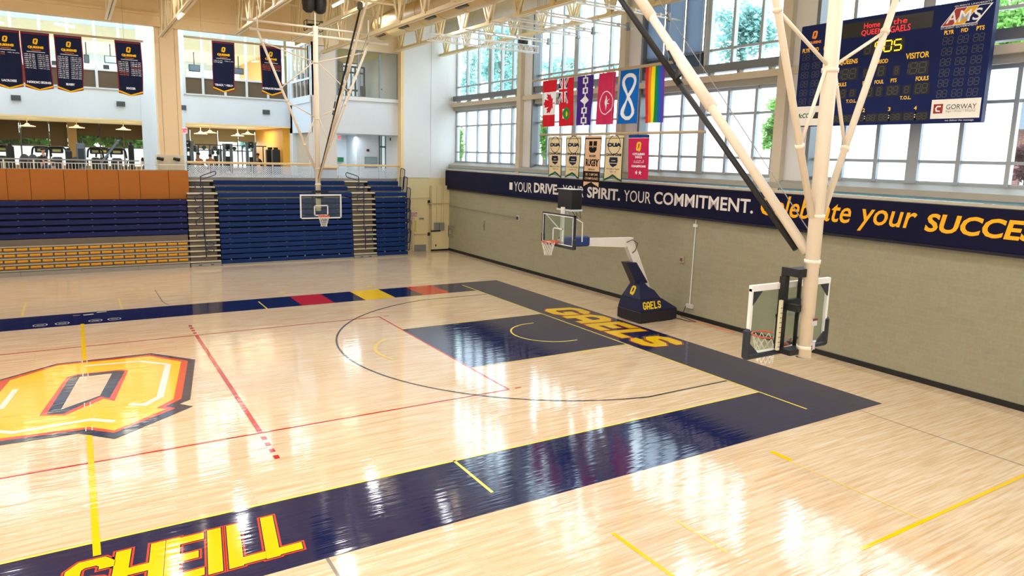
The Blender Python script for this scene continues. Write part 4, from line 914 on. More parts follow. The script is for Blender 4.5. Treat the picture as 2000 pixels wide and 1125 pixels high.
for s, a0, a1 in (('A', 9.17, 9.42), ('M', 9.46, 9.72), ('S', 9.78, 9.97)): letter(m, s, f2, a0, a1, 9.33, 9.6, .01, .15)
letter(m, "QUEEN'S UNIVERSITY", f2, 9.34, 10.2, 9.69, 9.735, .0); letter(m, 'STUDENT GOVERNMENT', f2, 9.06, 9.93, 9.205, 9.255, .0)
build('student_logo', m, [mat('brick red', (160, 50, 48)), mat('amber panel', (232, 172, 24)), SNV, SW], sbd)
m = MB(); o_ = mat('orange emblem', (236, 140, 50), .5, emit=.2); q_poly(m, Q_YEL, f1, 5.45, 9.53, .042); m.cur = 1; q_poly(m, Q_NHOLE, f2, 5.45, 9.53, .042); m.cur = 0; letter(m, "QUEENS", f2, 5.28, 5.68, 9.27, 9.36, .04)
build('team_emblem', m, [o_, SNV], sbd)
m = MB(); rectf(m, fs(.005), 9.05, 10.22, 7.03, 7.5); m.cur = 1; rectf(m, fs(.008), 9.11, 9.34, 7.16, 7.39); m.cur = 0; m.stroke([(9.29, 7.33), (9.2, 7.33), (9.17, 7.28), (9.19, 7.22), (9.28, 7.21)], .018, fs(.011)); m.cur = 2; letter(m, 'GORWAY', fs(.008), 9.42, 10.13, 7.25, 7.37, .0)
m.cur = 2; rectf(m, fs(.008), 9.42, 10.13, 7.232, 7.236); m.cur = 3; letter(m, 'Sign • Print • Display', fs(.008), 9.42, 10.12, 7.17, 7.22, 0); m.cur = 4; letter(m, 'we deliver the message', fs(.006), 9.42, 10.1, 6.95, 7.005, 0)
build('sponsor_panel', m, [mat('ivory panel', (236, 232, 224), .5, emit=.1), mat('maroon logo', (150, 34, 36)), mat('charcoal print', (50, 48, 50)), mat('grey print', (120, 112, 110)), SW], sbd)
m = MB(); rectf(m, fs(.005), 4.985, 5.9, 6.94, 7.5); m.cur = 1; letter(m, 'McCOY', fs(.008), 5.06, 5.62, 7.16, 7.3, .03, .1); m.cur = 2; m.poly([fs(.008)(5.62, 7.14), fs(.008)(5.86, 7.14), fs(.008)(5.88, 7.32), fs(.008)(5.7, 7.32)])
build('sponsor_panel', m, [mat('ivory panel', (236, 232, 224)), mat('dark green print', (20, 90, 56)), BLACK], sbd)

# ================================================================== cloth flags and pennants
def inpoly(P, X, Y):
    r = np.zeros(X.shape, bool); n = len(P)
    for i in range(n):
        (x0, y0), (x1, y1) = P[i], P[i-1]
        if y0 == y1: continue
        c = ((y0 > Y) != (y1 > Y)) & (X < (x1-x0)*(Y-y0)/(y1-y0)+x0); r ^= c
    return r
def intext(s, x0, x1, y0, y1, X, Y, bold):
    r = np.zeros(X.shape, bool); v, f, _ = glyphs(s, bold); P = np.stack([x0+(x1-x0)*v[:, 0], y0+(y1-y0)*v[:, 1]], 1)
    for t in f: r |= inpoly([tuple(P[i]) for i in t], X, Y)
    return r
def inline(pts, hw, X, Y):
    r = np.zeros(X.shape, bool)
    for (ax, ay), (bx_, by_) in zip(pts[:-1], pts[1:]):
        dx, dy_ = bx_-ax, by_-ay; t = np.clip(((X-ax)*dx+(Y-ay)*dy_)/(dx*dx+dy_*dy_+1e-9), 0, 1); r |= np.hypot(X-ax-t*dx, Y-ay-t*dy_) < hw
    return r
def cloth(name, P0, H, W, HT, nx, ny, layers, mats, label, cat, group, edge=None, seed=0, amp=.05, flare=0.0):
    """woven cloth hanging from P0 (top left): a grid whose cells carry the printed colours; edge(a) = depth of the hem"""
    N = V((-H[1], H[0], 0)) if False else V((H[1], -H[0], 0)); Hv = V((H[0], H[1], 0))
    xs_ = (np.arange(nx)+.5)/nx*W; ys_ = (np.arange(ny)+.5)/ny*HT; X, Y = np.meshgrid(xs_, ys_)      # Y measured up from the hem line
    idx = np.zeros(X.shape, int)
    for L_ in layers:
        k = L_[0]; t = L_[1]
        if t == 'r': w = (X > L_[2]*W) & (X < L_[3]*W) & (Y > L_[4]*HT) & (Y < L_[5]*HT)
        elif t == 'p': w = inpoly([(a*W, b*HT) for a, b in L_[2]], X, Y)
        elif t == 'q': w = inpoly([(L_[3]*W+a*L_[5]*W, L_[4]*HT+b*L_[5]*W) for a, b in L_[2]], X, Y)
        elif t == 't': w = intext(L_[2], L_[3]*W, L_[4]*W, L_[5]*HT, L_[6]*HT, X, Y, L_[7] if len(L_) > 7 else .02)
        elif t == 'l': w = inline([(a*W, b*HT) for a, b in L_[2]], L_[3]*W, X, Y)
        elif t == 'ring': w = np.abs(np.hypot((X-L_[2]*W)/1.0, (Y-L_[3]*HT)/L_[6])-L_[4]*W) < L_[5]*W
        elif t == 'f': w = L_[2](X/W, Y/HT)
        idx[w] = k
    keep = np.ones(X.shape, bool)
    if edge: keep = Y > np.vectorize(edge)(X/W)*HT
    rnd = random.Random(seed); ph = [rnd.uniform(0, 6) for _ in range(4)]
    gx = np.arange(nx+1)/nx; gy = np.arange(ny+1)/ny; GXX, GY = np.meshgrid(gx, gy); D = 1-GY
    wv = amp*D**.6*(.6*np.sin(GXX*9+ph[0]+GY*1.5)+.4*np.sin(GXX*17+ph[1]-GY*2))+amp*.5*np.sin(GY*4+ph[2])*D
    sag = -.035*HT*np.sin(GXX*PI)*0*D
    A_ = (GXX-.5)*W*(1+flare*D+.03*np.sin(D*5+ph[3])*D)+.5*W+.02*W*np.sin(D*4+ph[2])
    Z = (GY-1)*HT+sag
    m = MB(); px = P0[0]+Hv.x*A_+N.x*wv; py = P0[1]+Hv.y*A_+N.y*wv; pz = P0[2]+Z
    m.v = list(zip(px.ravel().tolist(), py.ravel().tolist(), pz.ravel().tolist()))
    jj, ii = np.nonzero(keep); b = jj*(nx+1)+ii
    m.f = np.stack([b, b+1, b+nx+2, b+nx+1], 1).tolist(); m.mi = idx[jj, ii].tolist()
    o = build(name, m, mats, None, True); return tag(o, label, cat, group)
def fab(n, c): 
    if n in _M: return _M[n]
    mt = mat(n, c, .75, var=.05, scale=3, spec=.2); nt = mt.node_tree; b = nt.nodes['Principled BSDF']
    tl = nt.nodes.new('ShaderNodeBsdfTranslucent'); tl.inputs['Color'].default_value = L(c); mx = nt.nodes.new('ShaderNodeMixShader'); mx.inputs[0].default_value = .18
    nt.links.new(b.outputs[0], mx.inputs[1]); nt.links.new(tl.outputs[0], mx.inputs[2]); nt.links.new(mx.outputs[0], nt.nodes['Material Output'].inputs['Surface']); return mt
C_RED = fab('flag red', (206, 30, 44)); C_WHITE = fab('flag white', (238, 236, 236)); C_NAVY = fab('flag navy', (28, 34, 92)); C_PUR = fab('flag purple', (70, 40, 128)); C_PINK = fab('flag rose', (206, 48, 92)); C_BLUE = fab('flag blue', (10, 100, 186)); C_GREEN = fab('flag green', (40, 130, 60)); C_GOLD = fab('flag gold', (240, 200, 40))
RB = [fab('stripe %d' % i, c) for i, c in enumerate(((206, 46, 52), (240, 130, 40), (250, 226, 30), (20, 130, 76), (44, 92, 190), (112, 60, 160)))]
LEAF = [(0,-1),(.06,-.98),(.03,-.55),(.5,-.62),(.42,-.45),(.92,-.05),(.78,.02),(.88,.36),(.6,.3),(.55,.42),(.3,.14),(.4,.72),(.2,.62),(0,1)]
LEAF = LEAF+[(-a, b) for a, b in LEAF[::-1]]
ROT = [(-b, a) for a, b in LEAF]      # the flag hangs on its side: the leaf points left
fx = 17.5; FW = (0, -1)
fl_xy = [7.22, 5.95, 4.69, 3.30, 2.01, .60]; fl_w = [1.1, 1.05, 1.06, 1.02, 1.05, 1.02]
UJ = [(2, 'r', .0, .6, .5, 1), (1, 'l', [(0, .5), (.6, 1)], .06), (1, 'l', [(0, 1), (.6, .5)], .06), (0, 'l', [(0, .5), (.6, 1)], .025), (0, 'l', [(0, 1), (.6, .5)], .025), (1, 'r', .2, .4, .5, 1), (1, 'r', 0, .6, .7, .8), (0, 'r', .25, .35, .5, 1), (0, 'r', 0, .6, .725, .775)]
wam = []
for yy in (.1, .3, .7, .9): wam += [(1, 'r', .33, .67, yy-.06, yy+.06), (0, 'r', .41, .59, yy-.035, yy+.035)]
wam = [(1, 'r', .46, .54, 0, 1)]+wam+[(1, 'p', [(.5, .61), (.76, .5), (.5, .41), (.24, .5)])]
th = np.linspace(0, 2*PI, 60); INF = [(.5+.33*math.sin(2*t)*.95, .5+.4*math.cos(t)) for t in th]
BIRD = [(0, .95), (.25, .5), (.18, .2), (.8, .45), (.35, .05), (.9, -.2), (.3, -.15), (.2, -.5), (0, -.95), (-.12, -.4), (-.3, -.05), (-.3, .2), (-.12, .5)]
G1 = 'flags hanging from the upper pole'
specs = [('canadian flag hung sideways, red bands with a maple leaf', [(1, 'r', 0, 1, .255, .745), (0, 'q', ROT, .5, .5, .42)], [C_RED, C_WHITE]),
 ('red ensign flag with union cross corner and green crest', UJ+[(1, 'r', .25, .42, .16, .36), (3, 'ring', .5, .26, .12, .13, 1.0), (4, 'ring', .52, .25, .05, .06, 1.0)], [C_RED, C_WHITE, C_NAVY, C_GREEN, C_GOLD]),
 ('purple flag with white linked squares and centre diamond', wam, [C_PUR, C_WHITE]),
 ('rose red flag with white circle and bird figure', [(1, 'ring', .5, .42, .39, .016, 1.08), (1, 'q', BIRD, .5, .42, .3)], [C_PINK, C_WHITE]),
 ('blue flag with a tall white infinity loop', [(1, 'l', INF, .065)], [C_BLUE, C_WHITE]),
 ('rainbow striped flag beside the tan brace', [(k, 'r', k/6, (k+1)/6, 0, 1) for k in range(6)], RB)]
for k, (lb, ly, ms) in enumerate(specs):
    cloth('hanging_flag', (fx, fl_xy[k], 9.05), FW, fl_w[k], 1.94, 72, 130, ly, ms, lb, 'flag', G1, None, k, .05, -.02)
m = MB(); m.tube((fx, 8.0, 9.11), (fx, -.8, 9.11), .05, 10); tag(build('flag_pole', m, mat('tan flag pole', (186, 166, 134), .45), None, True), 'upper tan pole carrying the six national flags', 'pole')
m = MB(); m.tube((fx, 7.3, 6.76), (fx, -2.42, 6.76), .05, 10); tag(build('flag_pole', m, mat('tan flag pole', (186, 166, 134), .45), None, True), 'lower tan pole carrying the cream champion pennants', 'pole')
m = MB()
for y in (7.8, 3.5, -.5): m.tube((fx, y, 9.1), (fx, y, 14.4), .008, 5)
for y in (7.1, 2.4, -2.2): m.tube((fx-.02, y, 6.74), (fx-.02, y, 14.4), .006, 5)
tag(build('hanging_wire', m, GREYM), 'thin steel wires holding both flag poles from the roof', 'wire')
CR = fab('pennant cream', (226, 204, 160)); DG = fab('pennant green', (40, 84, 50)); INK = fab('pennant navy ink', (30, 36, 62)); BLKF = fab('pennant black', (26, 20, 20)); PEACH = fab('pennant peach', (232, 190, 150)); CRIM = fab('pennant crimson', (202, 40, 84)); CBL = fab('pennant blue band', (30, 64, 130))
SH = [(-.22, .11), (.22, .11), (.26, .02), (.2, -.08), (0, -.13), (-.2, -.08), (-.26, .02)]
def oua(l1, l2, word):
    return [(1, 'r', 0, .05, 0, .96), (1, 'r', .95, 1, 0, .96), (1, 'r', 0, 1, .935, .95), (2, 'ring', .5, .80, .33, .014, 1.0), (0, 'f', lambda x, y: (y > .735) & (y < .865) & (x < .14) & (x > .06)), (2, 't', 'OUA', .11, .89, .755, .845, .085), (1, 'r', .2, .8, .725, .73),
            (2, 't', word, .07, .93, .56, .615, .07), (2, 'p', [(.5+a*1.0, .44+b*.9) for a, b in SH]), (0, 'r', .38, .62, .455, .475), (0, 'r', .3, .7, .40, .415), (2, 't', l1, .12, .88, .265, .30, .01), (2, 't', l2, .3, .7, .205, .235, .01), (1, 'f', lambda x, y: (y < .02+.115*(1-2*np.abs(x-.5))+.035))]
notch = lambda a: .115*(1-2*abs(a-.5))+.01
G2 = 'pennants on the lower pole'
for (y, w, h, ly, ms, ed, lb, sd) in ((6.6, 1.0, 1.76, oua("Men's XC", '2021', 'CHAMPIONS'), [CR, DG, INK], notch, 'leftmost cream swallowtail pennant with green edge, under the maple leaf flag', 1), (5.33, 1.06, 1.76, oua("Women's Rowing", '2021', 'CHAMPION'), [CR, DG, INK], notch, 'second cream swallowtail pennant with green edge, left of the peach and black one', 2),
   (2.72, 1.09, 1.76, oua("Women's Rugby", '2021-22', 'CHAMPIONS'), [CR, DG, INK], notch, 'cream swallowtail pennant with green edge between the peach and crimson ones', 4)):
    cloth('hanging_pennant', (fx, y, 6.69), FW, w, h, 64, 140, ly, ms, lb, 'pennant', G2, ed, sd, .03, -.03)
ly = [(1, 'r', 0, .05, 0, .96), (1, 'r', .95, 1, 0, .96), (1, 'r', 0, 1, .94, .96), (1, 'p', [(.26, .90), (.47, .90), (.47, .775), (.53, .775), (.53, .90), (.74, .90), (.74, .735), (.64, .69), (.36, .69), (.26, .735)]), (0, 'r', .24, .76, .785, .812), (1, 't', 'SPORTS', .26, .74, .789, .808, .04), (1, 't', "WOMEN'S", .28, .72, .60, .645, .06), (1, 't', 'RUGBY', .1, .9, .43, .57, .05), (1, 't', 'FÉMININ', .28, .72, .355, .40, .02), (1, 'r', .0, 1, .135, .335), (0, 't', '2021 CHAMPIONS', .12, .88, .255, .3, .01), (0, 't', 'CHAMPIONNES', .1, .9, .18, .225, .01), (1, 'f', lambda x, y: (y < .10*(1-2*np.abs(x-.5))+.04))]
cloth('hanging_pennant', (fx, 4.03, 6.69), FW, 1.07, 2.1, 70, 160, ly, [PEACH, BLKF], 'longer peach and black swallowtail pennant, third from the left', 'pennant', G2, lambda a: .10*(1-2*abs(a-.5))+.005, 3, .03, -.04)
ST = [(math.sin(k*PI/5)*(1 if k % 2 == 0 else .4), math.cos(k*PI/5)*(1 if k % 2 == 0 else .4)) for k in range(10)]
ly = [(2, 'r', 0, 1, .93, 1), (1, 'r', 0, 1, .922, .93), (3, 'q', Q_YEL, .5, .74, .055), (0, 'q', Q_NHOLE, .5, .74, .055), (1, 't', 'CYCLING', .22, .78, .545, .595, .06), (1, 't', '2022', .34, .66, .475, .525, .03), (1, 'r', .25, .75, .44, .443), (1, 't', 'ROAD & MOUNTAIN', .22, .78, .405, .425, 0), (1, 't', 'COLLEGIATE', .26, .74, .365, .39, 0), (1, 't', 'CHAMPIONS', .16, .84, .27, .32, .06), (1, 'q', ST, .42, .15, .085), (1, 'q', ST, .60, .15, .085)]
cloth('hanging_pennant', (fx, 1.34, 6.70), FW, 1.14, 1.6, 72, 120, ly, [CRIM, C_WHITE, CBL, C_GOLD], 'square crimson banner with blue top and two stars', 'pennant', G2, None, 5, .02)
# navy sport pennants on the far balcony
PN = fab('pennant navy', (24, 30, 58)); PR = fab('pennant red edge', (140, 34, 40)); PY = fab('pennant yellow', (250, 190, 20)); PW = fab('pennant white print', (226, 226, 232)); PO = fab('pennant orange print', (226, 110, 30))
def sport(name, rows, gold=()):
    ly = [(1, 'r', 0, .035, 0, .985), (1, 'r', .965, 1, 0, .985), (1, 'r', 0, 1, .965, .985), (2, 'q', Q_YEL, .5, .845, .044), (0, 'q', Q_NHOLE, .5, .845, .044), (2, 't', 'QUEENS', .22, .78, .715, .768, .08), (3, 'r', .34, .68, .69, .702), (4, 'r', .18, .82, .662, .668)]
    r_ = random.Random(name)
    for k in range(rows):
        y1 = .632-.0335*k
        for c in range(2):
            if rows < 4 and c == 1 and k > 0: continue
            y0_ = r_.randint(62, 99); s = '19%02d-%02d (%s)' % (y0_, (y0_+1) % 100, r_.choice('MW')); col = 3 if (k, c) in gold else 4
            ly.append((col, 't', s, .07+.48*c, .45+.48*c, y1-.024, y1, .02))
    ly += [(4, 't', name, .5-.045*len(name)*.72, .5+.045*len(name)*.72, .125, .165, .07), (2, 'f', lambda x, y: (y < .105-.075*(1-2*np.abs(x-.5))) & (y > .065-.075*(1-2*np.abs(x-.5)))), (1, 'f', lambda x, y: (y <= .078-.075*(1-2*np.abs(x-.5))))]
    return ly
vee = lambda a: .052-.052*(1-2*abs(a-.5))
G3 = 'navy sport pennants along the balcony'
for k, (x, z, w, h, nm, rows, gold, lb) in enumerate(((-2.62, 10.60, 1.08, 2.5, 'LACROSSE', 2, ((1, 0),), 'navy pennant lettered LACROSSE cut by the left edge of the photo'), (-1.52, 10.60, 1.06, 2.5, 'NORDIC SKIING', 8, (), 'navy pennant lettered NORDIC SKIING'), (-.32, 10.60, 1.06, 2.5, 'RUGBY', 12, (), 'navy pennant lettered RUGBY with the longest year list'), (2.05, 10.60, 1.08, 2.5, 'SOCCER', 8, ((3, 1), (6, 0), (7, 0)), 'navy pennant lettered SOCCER beside the white wall end'), (6.2, 11.02, 1.05, 2.46, 'TRACK & FIELD', 2, (), 'navy pennant lettered TRACK & FIELD'), (8.5, 11.02, 1.06, 2.46, 'ULTIMATE FRISBEE', 4, ((0, 0), (1, 0), (2, 0), (3, 0), (0, 1), (1, 1), (2, 1)), 'navy pennant lettered ULTIMATE crossed by the far goal brace'))):
    cloth('hanging_pennant', (x, 19.8, z), (1, 0), w, h, 90, 200, sport(nm, rows, gold), [PN, PR, PY, PO, PW], lb, 'pennant', G3, vee, 20+k, .035, -.04)
for (x0, x1, z, lb) in ((-8, 3.22, 10.64, 'tan pole carrying the four navy pennants left of the pier'), (4.96, 10.9, 11.06, 'tan pole carrying the two navy pennants right of the pier')):
    m = MB(); m.box(x0, x1, 19.77, 19.84, z-.03, z+.06)
    for x in (x0+.8, x1-.8): m.tube((x, 19.8, z), (x, 19.8, 14.4), .007, 5)
    tag(build('pennant_pole', m, mat('tan pennant pole', (184, 160, 124), .5)), lb, 'pole', 'poles of the navy pennants')
# ================================================================== roof trusses and what hangs in them
def truss(x, zb, y_end, label, tube_lights=()):
    t = empty('roof_truss', (x, y_end, zb), label, 'truss', 'roof trusses')
    y0 = -14.0; zt = 14.15
    m = MB()
    for s in (-.075, .075): m.box(x+s-.05, x+s+.05, y0, y_end, zb-.02, zb+.03); m.box(x+s*.55-.015, x+s*.55+.015, y0, y_end, zb, zb+.14)
    build('bottom_chord', m, TRUSS, t)
    m = MB(); m.box(x-.12, x+.12, y0, 20.5, zt, zt+.2); build('top_chord', m, TRUSS, t)
    y = y_end-.9; k = 0
    while y > y0+1:
        for s, dy in ((-1, 1.25), (1, -1.25)):
            m = MB()
            for q in (-.07, .07): m.bar((x+q, y, zb+.06), (x+q, min(20.4, y+dy), zt), .05, .11)
            for f in (.3, .65): m.bar((x-.09, y+dy*f, zb+.06+(zt-zb)*f), (x+.09, y+dy*f, zb+.06+(zt-zb)*f), .05, .05)
            build('web_diagonal', m, TRUSS, t)
        m = MB(); m.box(x-.045, x+.045, y-.045, y+.045, zb, zt); m.box(x-.1, x+.1, y-.18, y+.18, zb+.02, zb+.16); build('web_post', m, TRUSS, t)
        y -= 2.5; k += 1
    return t
for x, zb, ye, lb in ((1.83, 11.55, 20.3, 'cream roof truss farthest left, ending above the navy pennants'), (4.05, 11.0, 20.3, 'low cream roof truss ending in front of the tan pier'), (7.45, 11.5, 20.3, 'cream roof truss ending above the two navy pennants right of the pier'), (10.3, 11.5, 20.3, 'cream roof truss behind the far goal, with the black winch'),
        (11.8, 11.0, 20.3, 'low cream roof truss ending at the pale pier'), (16.0, 11.5, 20.3, 'cream roof truss ending at the edge of the white back wall'), (18.8, 11.5, 20.3, 'cream roof truss nearest the tall windows')):
    truss(x, zb, ye, lb)
PIPE = mat('white bar paint', (236, 238, 238), .35, var=.02)
m = MB()
for y in (19.2, 15.2, 11.2): m.tube((-6, y, 13.1), (19, y, 13.1), .05, 8); 
for y in (17.2, 13.2, 9.2): m.box(-6, 19.4, y-.05, y+.05, 13.9, 14.1)
tag(build('roof_bracing', m, TRUSS), 'cream cross pipes tying the roof trusses together', 'bracing')
# ducts
DUCT = mat('tan duct', (216, 186, 124), .5, var=.05)
for (x, z, r, ye, lb, gr) in ((14.2, 12.25, .62, 17.6, 'round tan air duct with dark grilles under the roof', 4), (18.15, 12.7, .5, 18.5, 'pale grey air duct in front of the tall windows', 0)):
    d = empty('hanging_air_duct', (x, ye, z), lb, 'duct'); m = MB(); m.tube((x, -12, z), (x, ye, z), r, 28)
    for y in np.arange(-10, ye, 2.0): m.tube((x, y, z), (x, y+.06, z), r+.02, 28)
    build('tube', m, DUCT if gr else mat('pale duct', (214, 216, 214), .5), d, True)
    for k in range(gr):
        y = ye-.9-3.0*k; m = MB(); m.box(x-.52, x-.3, y-.42, y+.42, z-.55, z-.34); m.cur = 1
        for q in range(5): m.box(x-.54, x-.52, y-.38+.17*q, y-.28+.17*q, z-.52, z-.37)
        m.box(x-.5, x-.32, y-.4, y+.4, z-.56, z-.55); build('grille', m, [mat('brown grille', (96, 76, 44)), mat('grille shadow', (40, 30, 20))], d)
# motor shade bars reaching from the truss to the glass
for k, (u, v) in enumerate(((1092, 86), (1150, 74), (1180, 66), (1248, 58), (1330, 40))):
    p = at(u, v, x=19.4); b = empty('shade_bar', (17.5, p.y, p.z), ('white motor bar nearest the lattice boom', 'white motor bar second from the lattice boom', 'white motor bar third from the lattice boom', 'white motor bar crossing the dark hydraulic tube', 'white motor bar in front of the grey blinds')[k], 'bar', 'motor bars under the window truss')
    m = MB(); m.box(14.6, 19.4, p.y-.03, p.y+.03, p.z-.025, p.z+.025); m.box(14.6, 18.8, p.y+.12, p.y+.17, p.z+.1, p.z+.15)
    for x in (15.0, 16.0, 17.2, 18.4): m.box(x-.03, x+.03, p.y, p.y+.16, p.z, p.z+.15)
    build('rail', m, PIPE, b)
    m = MB(); m.bbox(18.72, 18.9, p.y-.08, p.y+.08, p.z-.1, p.z+.02, .02); m.box(18.75, 18.85, p.y-.05, p.y+.05, p.z+.02, p.z+.2); build('motor', m, GREYM, b)
# lattice boom with a projector
lt = empty('lattice_boom', (16.8, 11.1, 10.8), 'white lattice boom reaching toward the windows under the roof', 'boom')
m = MB(); y0 = 11.0; x0, x1, zb, zt = 13.8, 19.6, 10.82, 11.12
for y in (y0-.16, y0+.16): m.tube((x0, y, zb), (x1, y, zb), .025, 6); m.tube((x0, y, zt), (x1, y, zt), .025, 6)
build('chord', m, PIPE, lt)
m = MB(); x = x0
while x < x1-.1:
    for y in (y0-.16, y0+.16): m.tube((x, y, zb), (x+.16, y, zt), .013, 5); m.tube((x+.16, y, zt), (x+.32, y, zb), .013, 5)
    m.tube((x, y0-.16, zt), (x+.32, y0+.16, zt), .012, 5); x += .32
m.box(x1-.02, x1, y0-.18, y0+.18, zb-.02, zt+.02); build('lacing', m, PIPE, lt)
p = at(1022, 88, y=11.0)
pj = empty('projector', (p.x, p.y, p.z-.2), 'small black projector sitting on the end of the lattice boom', 'projector')
build('case', MB().bbox(p.x-.2, p.x+.2, 10.85, 11.2, 11.155, 11.42, .04), BLACK, pj, False); m = MB(); m.tube((p.x-.1, 10.85, 11.28), (p.x-.16, 10.7, 11.28), .09, 12); m.cur = 1; m.box(p.x+.2, p.x+.42, 10.9, 11.15, 11.14, 11.4); build('lens', m, [DARK, PIPE], pj)
# bagged speaker cluster and winch
a = at(590, 0, y=12.0); b = at(637, 22, y=12.0)
sp = empty('hanging_speaker', ((a.x+b.x)/2, 12, 11.45), 'black bagged loudspeaker hanging under the roof at the top edge of the photo', 'speaker')
for k, (xa, xb) in enumerate(((a.x, (a.x+b.x)/2+.02), ((a.x+b.x)/2-.02, b.x))):
    m = MB(); rg = []
    for z, s in ((11.52, .45), (11.62, .85), (11.9, 1.0), (12.4, .96), (12.9, .9)): rg.append([((xa+xb)/2+(xb-xa)/2*s*math.cos(t)*1.05, 12+.32*s*math.sin(t), z) for t in [2*PI*q/14 for q in range(14)]])
    m.loft(rg); build('bag', m, mat('black bag cloth', (30, 24, 22), .6, var=.3, bump=.4), sp, True)
m = MB()
for x in (a.x+.2, b.x-.2): m.tube((x, 12, 12.9), (x, 12, 14.2), .012, 5)
build('sling', m, BLACK, sp)
p = at(612, 50, y=16.8); wn = empty('hoist_winch', (p.x, 16.8, p.z-.2), 'black hoist winch cage on the truss behind the far goal', 'winch')
m = MB(); m.bbox(p.x-.3, p.x+.3, 16.6, 17.0, p.z-.12, p.z+.05, .02); build('motor', m, BLACK, wn)
m = MB()
for x in (p.x-.38, p.x+.38): m.path(rr([(x, 16.55, p.z-.25), (x, 16.55, p.z+.2), (x, 17.05, p.z+.2), (x, 17.05, p.z-.25)], .03), .02, 6, True)
for z in (p.z-.02, p.z+.18): m.tube((p.x-.38, 16.55, z), (p.x+.38, 16.55, z), .015, 6)
build('cage', m, BLACK, wn)
p = at(707, 12, y=5.9); m = MB(); m.bbox(8.81, 8.99, 5.88, 6.06, 10.72, 10.98, .03); m.cur = 1; m.tube((8.9, 5.97, 10.98), (8.9, 5.97, 14.2), .03, 8); m.tube((7.5, 5.97, 11.05), (10.2, 5.97, 11.05), .04, 8); tag(build('pulley_block', m, [mat('brown pulley', (92, 82, 68), .5), TRUSS]), 'dark pulley block at the top of the far goal hoist strap', 'pulley')
# tube lights clipped under the chords (real lamps)
TUBE = mat('lit tube', (255, 250, 236), .4, var=0, emit=7); TB2 = mat('lit window tube', (255, 255, 255), .4, var=0, emit=3)
tl = []
for k, (u, v, x, z) in enumerate(((352, 32, 4.05, 10.95), (607, 63, 10.3, 11.45), (675, 30, 10.3, 11.45), (660, 8, 9.0, 11.9))):
    p = at(u, v, x=x); o = empty('hanging_tube_light', (x, p.y, z), ('tube light on the low truss in front of the tan pier', 'tube light on the truss below the black winch', 'tube light on the truss left of the pulley block', 'tube light near the top edge right of the bagged loudspeaker')[k], 'lamp', 'tube lights on the trusses')
    build('tube', MB().tube((x, p.y-.6, p.z), (x, p.y+.6, p.z), .035, 8), TUBE, o); build('tray', MB().box(x-.06, x+.06, p.y-.65, p.y+.65, p.z+.04, p.z+.07), TRUSS, o)
for k, (u0, u1, v) in enumerate(((948, 990, 66), (1085, 1130, 32))):
    p = at(u0, v, x=16.2); m = MB(); m.tube((16.2, p.y, p.z), (18.0, p.y, p.z), .05, 8); tag(build('hanging_tube_light', m, TB2), ('bright tube light between the trusses left of the window column', 'bright tube light under the truss in front of the window column')[k], 'lamp', 'tube lights by the windows')

# ================================================================== gym equipment seen over the railing (floor z = 4.32)
GZ = 4.32; EQ = mat('dark gym steel', (54, 64, 74), .4, .3, var=.1); EQB = mat('blue grey gym steel', (112, 128, 144), .4, .3, var=.08); EQK = mat('gym black', (28, 30, 32), .5)
G4 = 'gym machines'
def elliptical(u, y, s, label):
    p = at(u, 312, y=y); e = empty('elliptical_trainer', (p.x, y, GZ), label, 'exercise machine', G4); x = p.x
    m = MB(); m.path(rr([(x-.42*s, y, 4.9), (x-.34*s, y, 5.62), (x+.34*s, y, 5.62), (x+.42*s, y, 4.9)][0:4], .2)[3:-3], .045, 8); m.path([(x-.42*s, y, 4.95), (x-.36*s, y+.2, 4.4)], .04, 6); m.path([(x+.42*s, y, 4.95), (x+.36*s, y+.2, 4.4)], .04, 6); build('arch_frame', m, EQK, e)
    m = MB(); m.bbox(x-.26*s, x+.26*s, y-.06, y+.06, 5.3, 5.58, .04); m.cur = 1; m.box(x-.16*s, x+.16*s, y-.075, y-.06, 5.37, 5.5); build('console', m, [EQK, mat('console display', (176, 180, 120), .4)], e)
    m = MB(); m.bbox(x-.2*s, x+.2*s, y-.1, y+.5, GZ, 5.1, .05); m.box(x-.3*s, x+.3*s, y-.2, y+1.2, GZ, GZ+.12); build('base', m, EQ, e)
elliptical(6, 27, .9, 'arched elliptical trainer cut by the left edge of the photo'); elliptical(112, 26, 1.15, 'wide arched elliptical trainer right of the seated man'); elliptical(187, 26.6, .95, 'arched elliptical trainer left of a close pair'); elliptical(203, 28.4, .95, 'arched elliptical trainer right of a close pair'); elliptical(229, 26, 1.15, 'arched elliptical trainer with grey uprights near the white wall end'); elliptical(82, 27.4, 1.1, 'tall elliptical trainer behind the seated man')
def stack(u, y, w, h, mt, label, top=True):
    p = at(u, 312, y=y); x = p.x; e = empty('weight_stack', (x, y, GZ), label, 'exercise machine', 'weight towers')
    m = MB(); m.bbox(x-w/2, x+w/2, y-.2, y+.2, GZ, GZ+h, .05); build('tower', m, mt, e)
    m = MB(); m.bbox(x-w*.32, x+w*.32, y-.22, y-.2, GZ+.3, GZ+h-.3, .008); m.tube((x, y, GZ+h), (x, y, GZ+h+.12), w*.3, 10); build('cover', m, EQ if mt is EQB else EQK, e)
stack(159, 25.8, .42, 1.55, EQB, 'blue grey weight tower right of the brown gym pier'); stack(257, 26.2, .26, 1.55, EQK, 'thin black weight tower beside the golden gym pier'); stack(21, 26, .34, 1.3, EQK, 'black weight tower near the left edge of the photo'); stack(135, 24.8, .3, 1.15, EQK, 'short dark weight tower left of the brown gym pier'); stack(528, 27, .5, 1.5, EQK, 'dark weight tower by the golden wall, left of two'); stack(539, 25.6, .45, 1.5, EQK, 'dark weight tower by the golden wall, right of two')
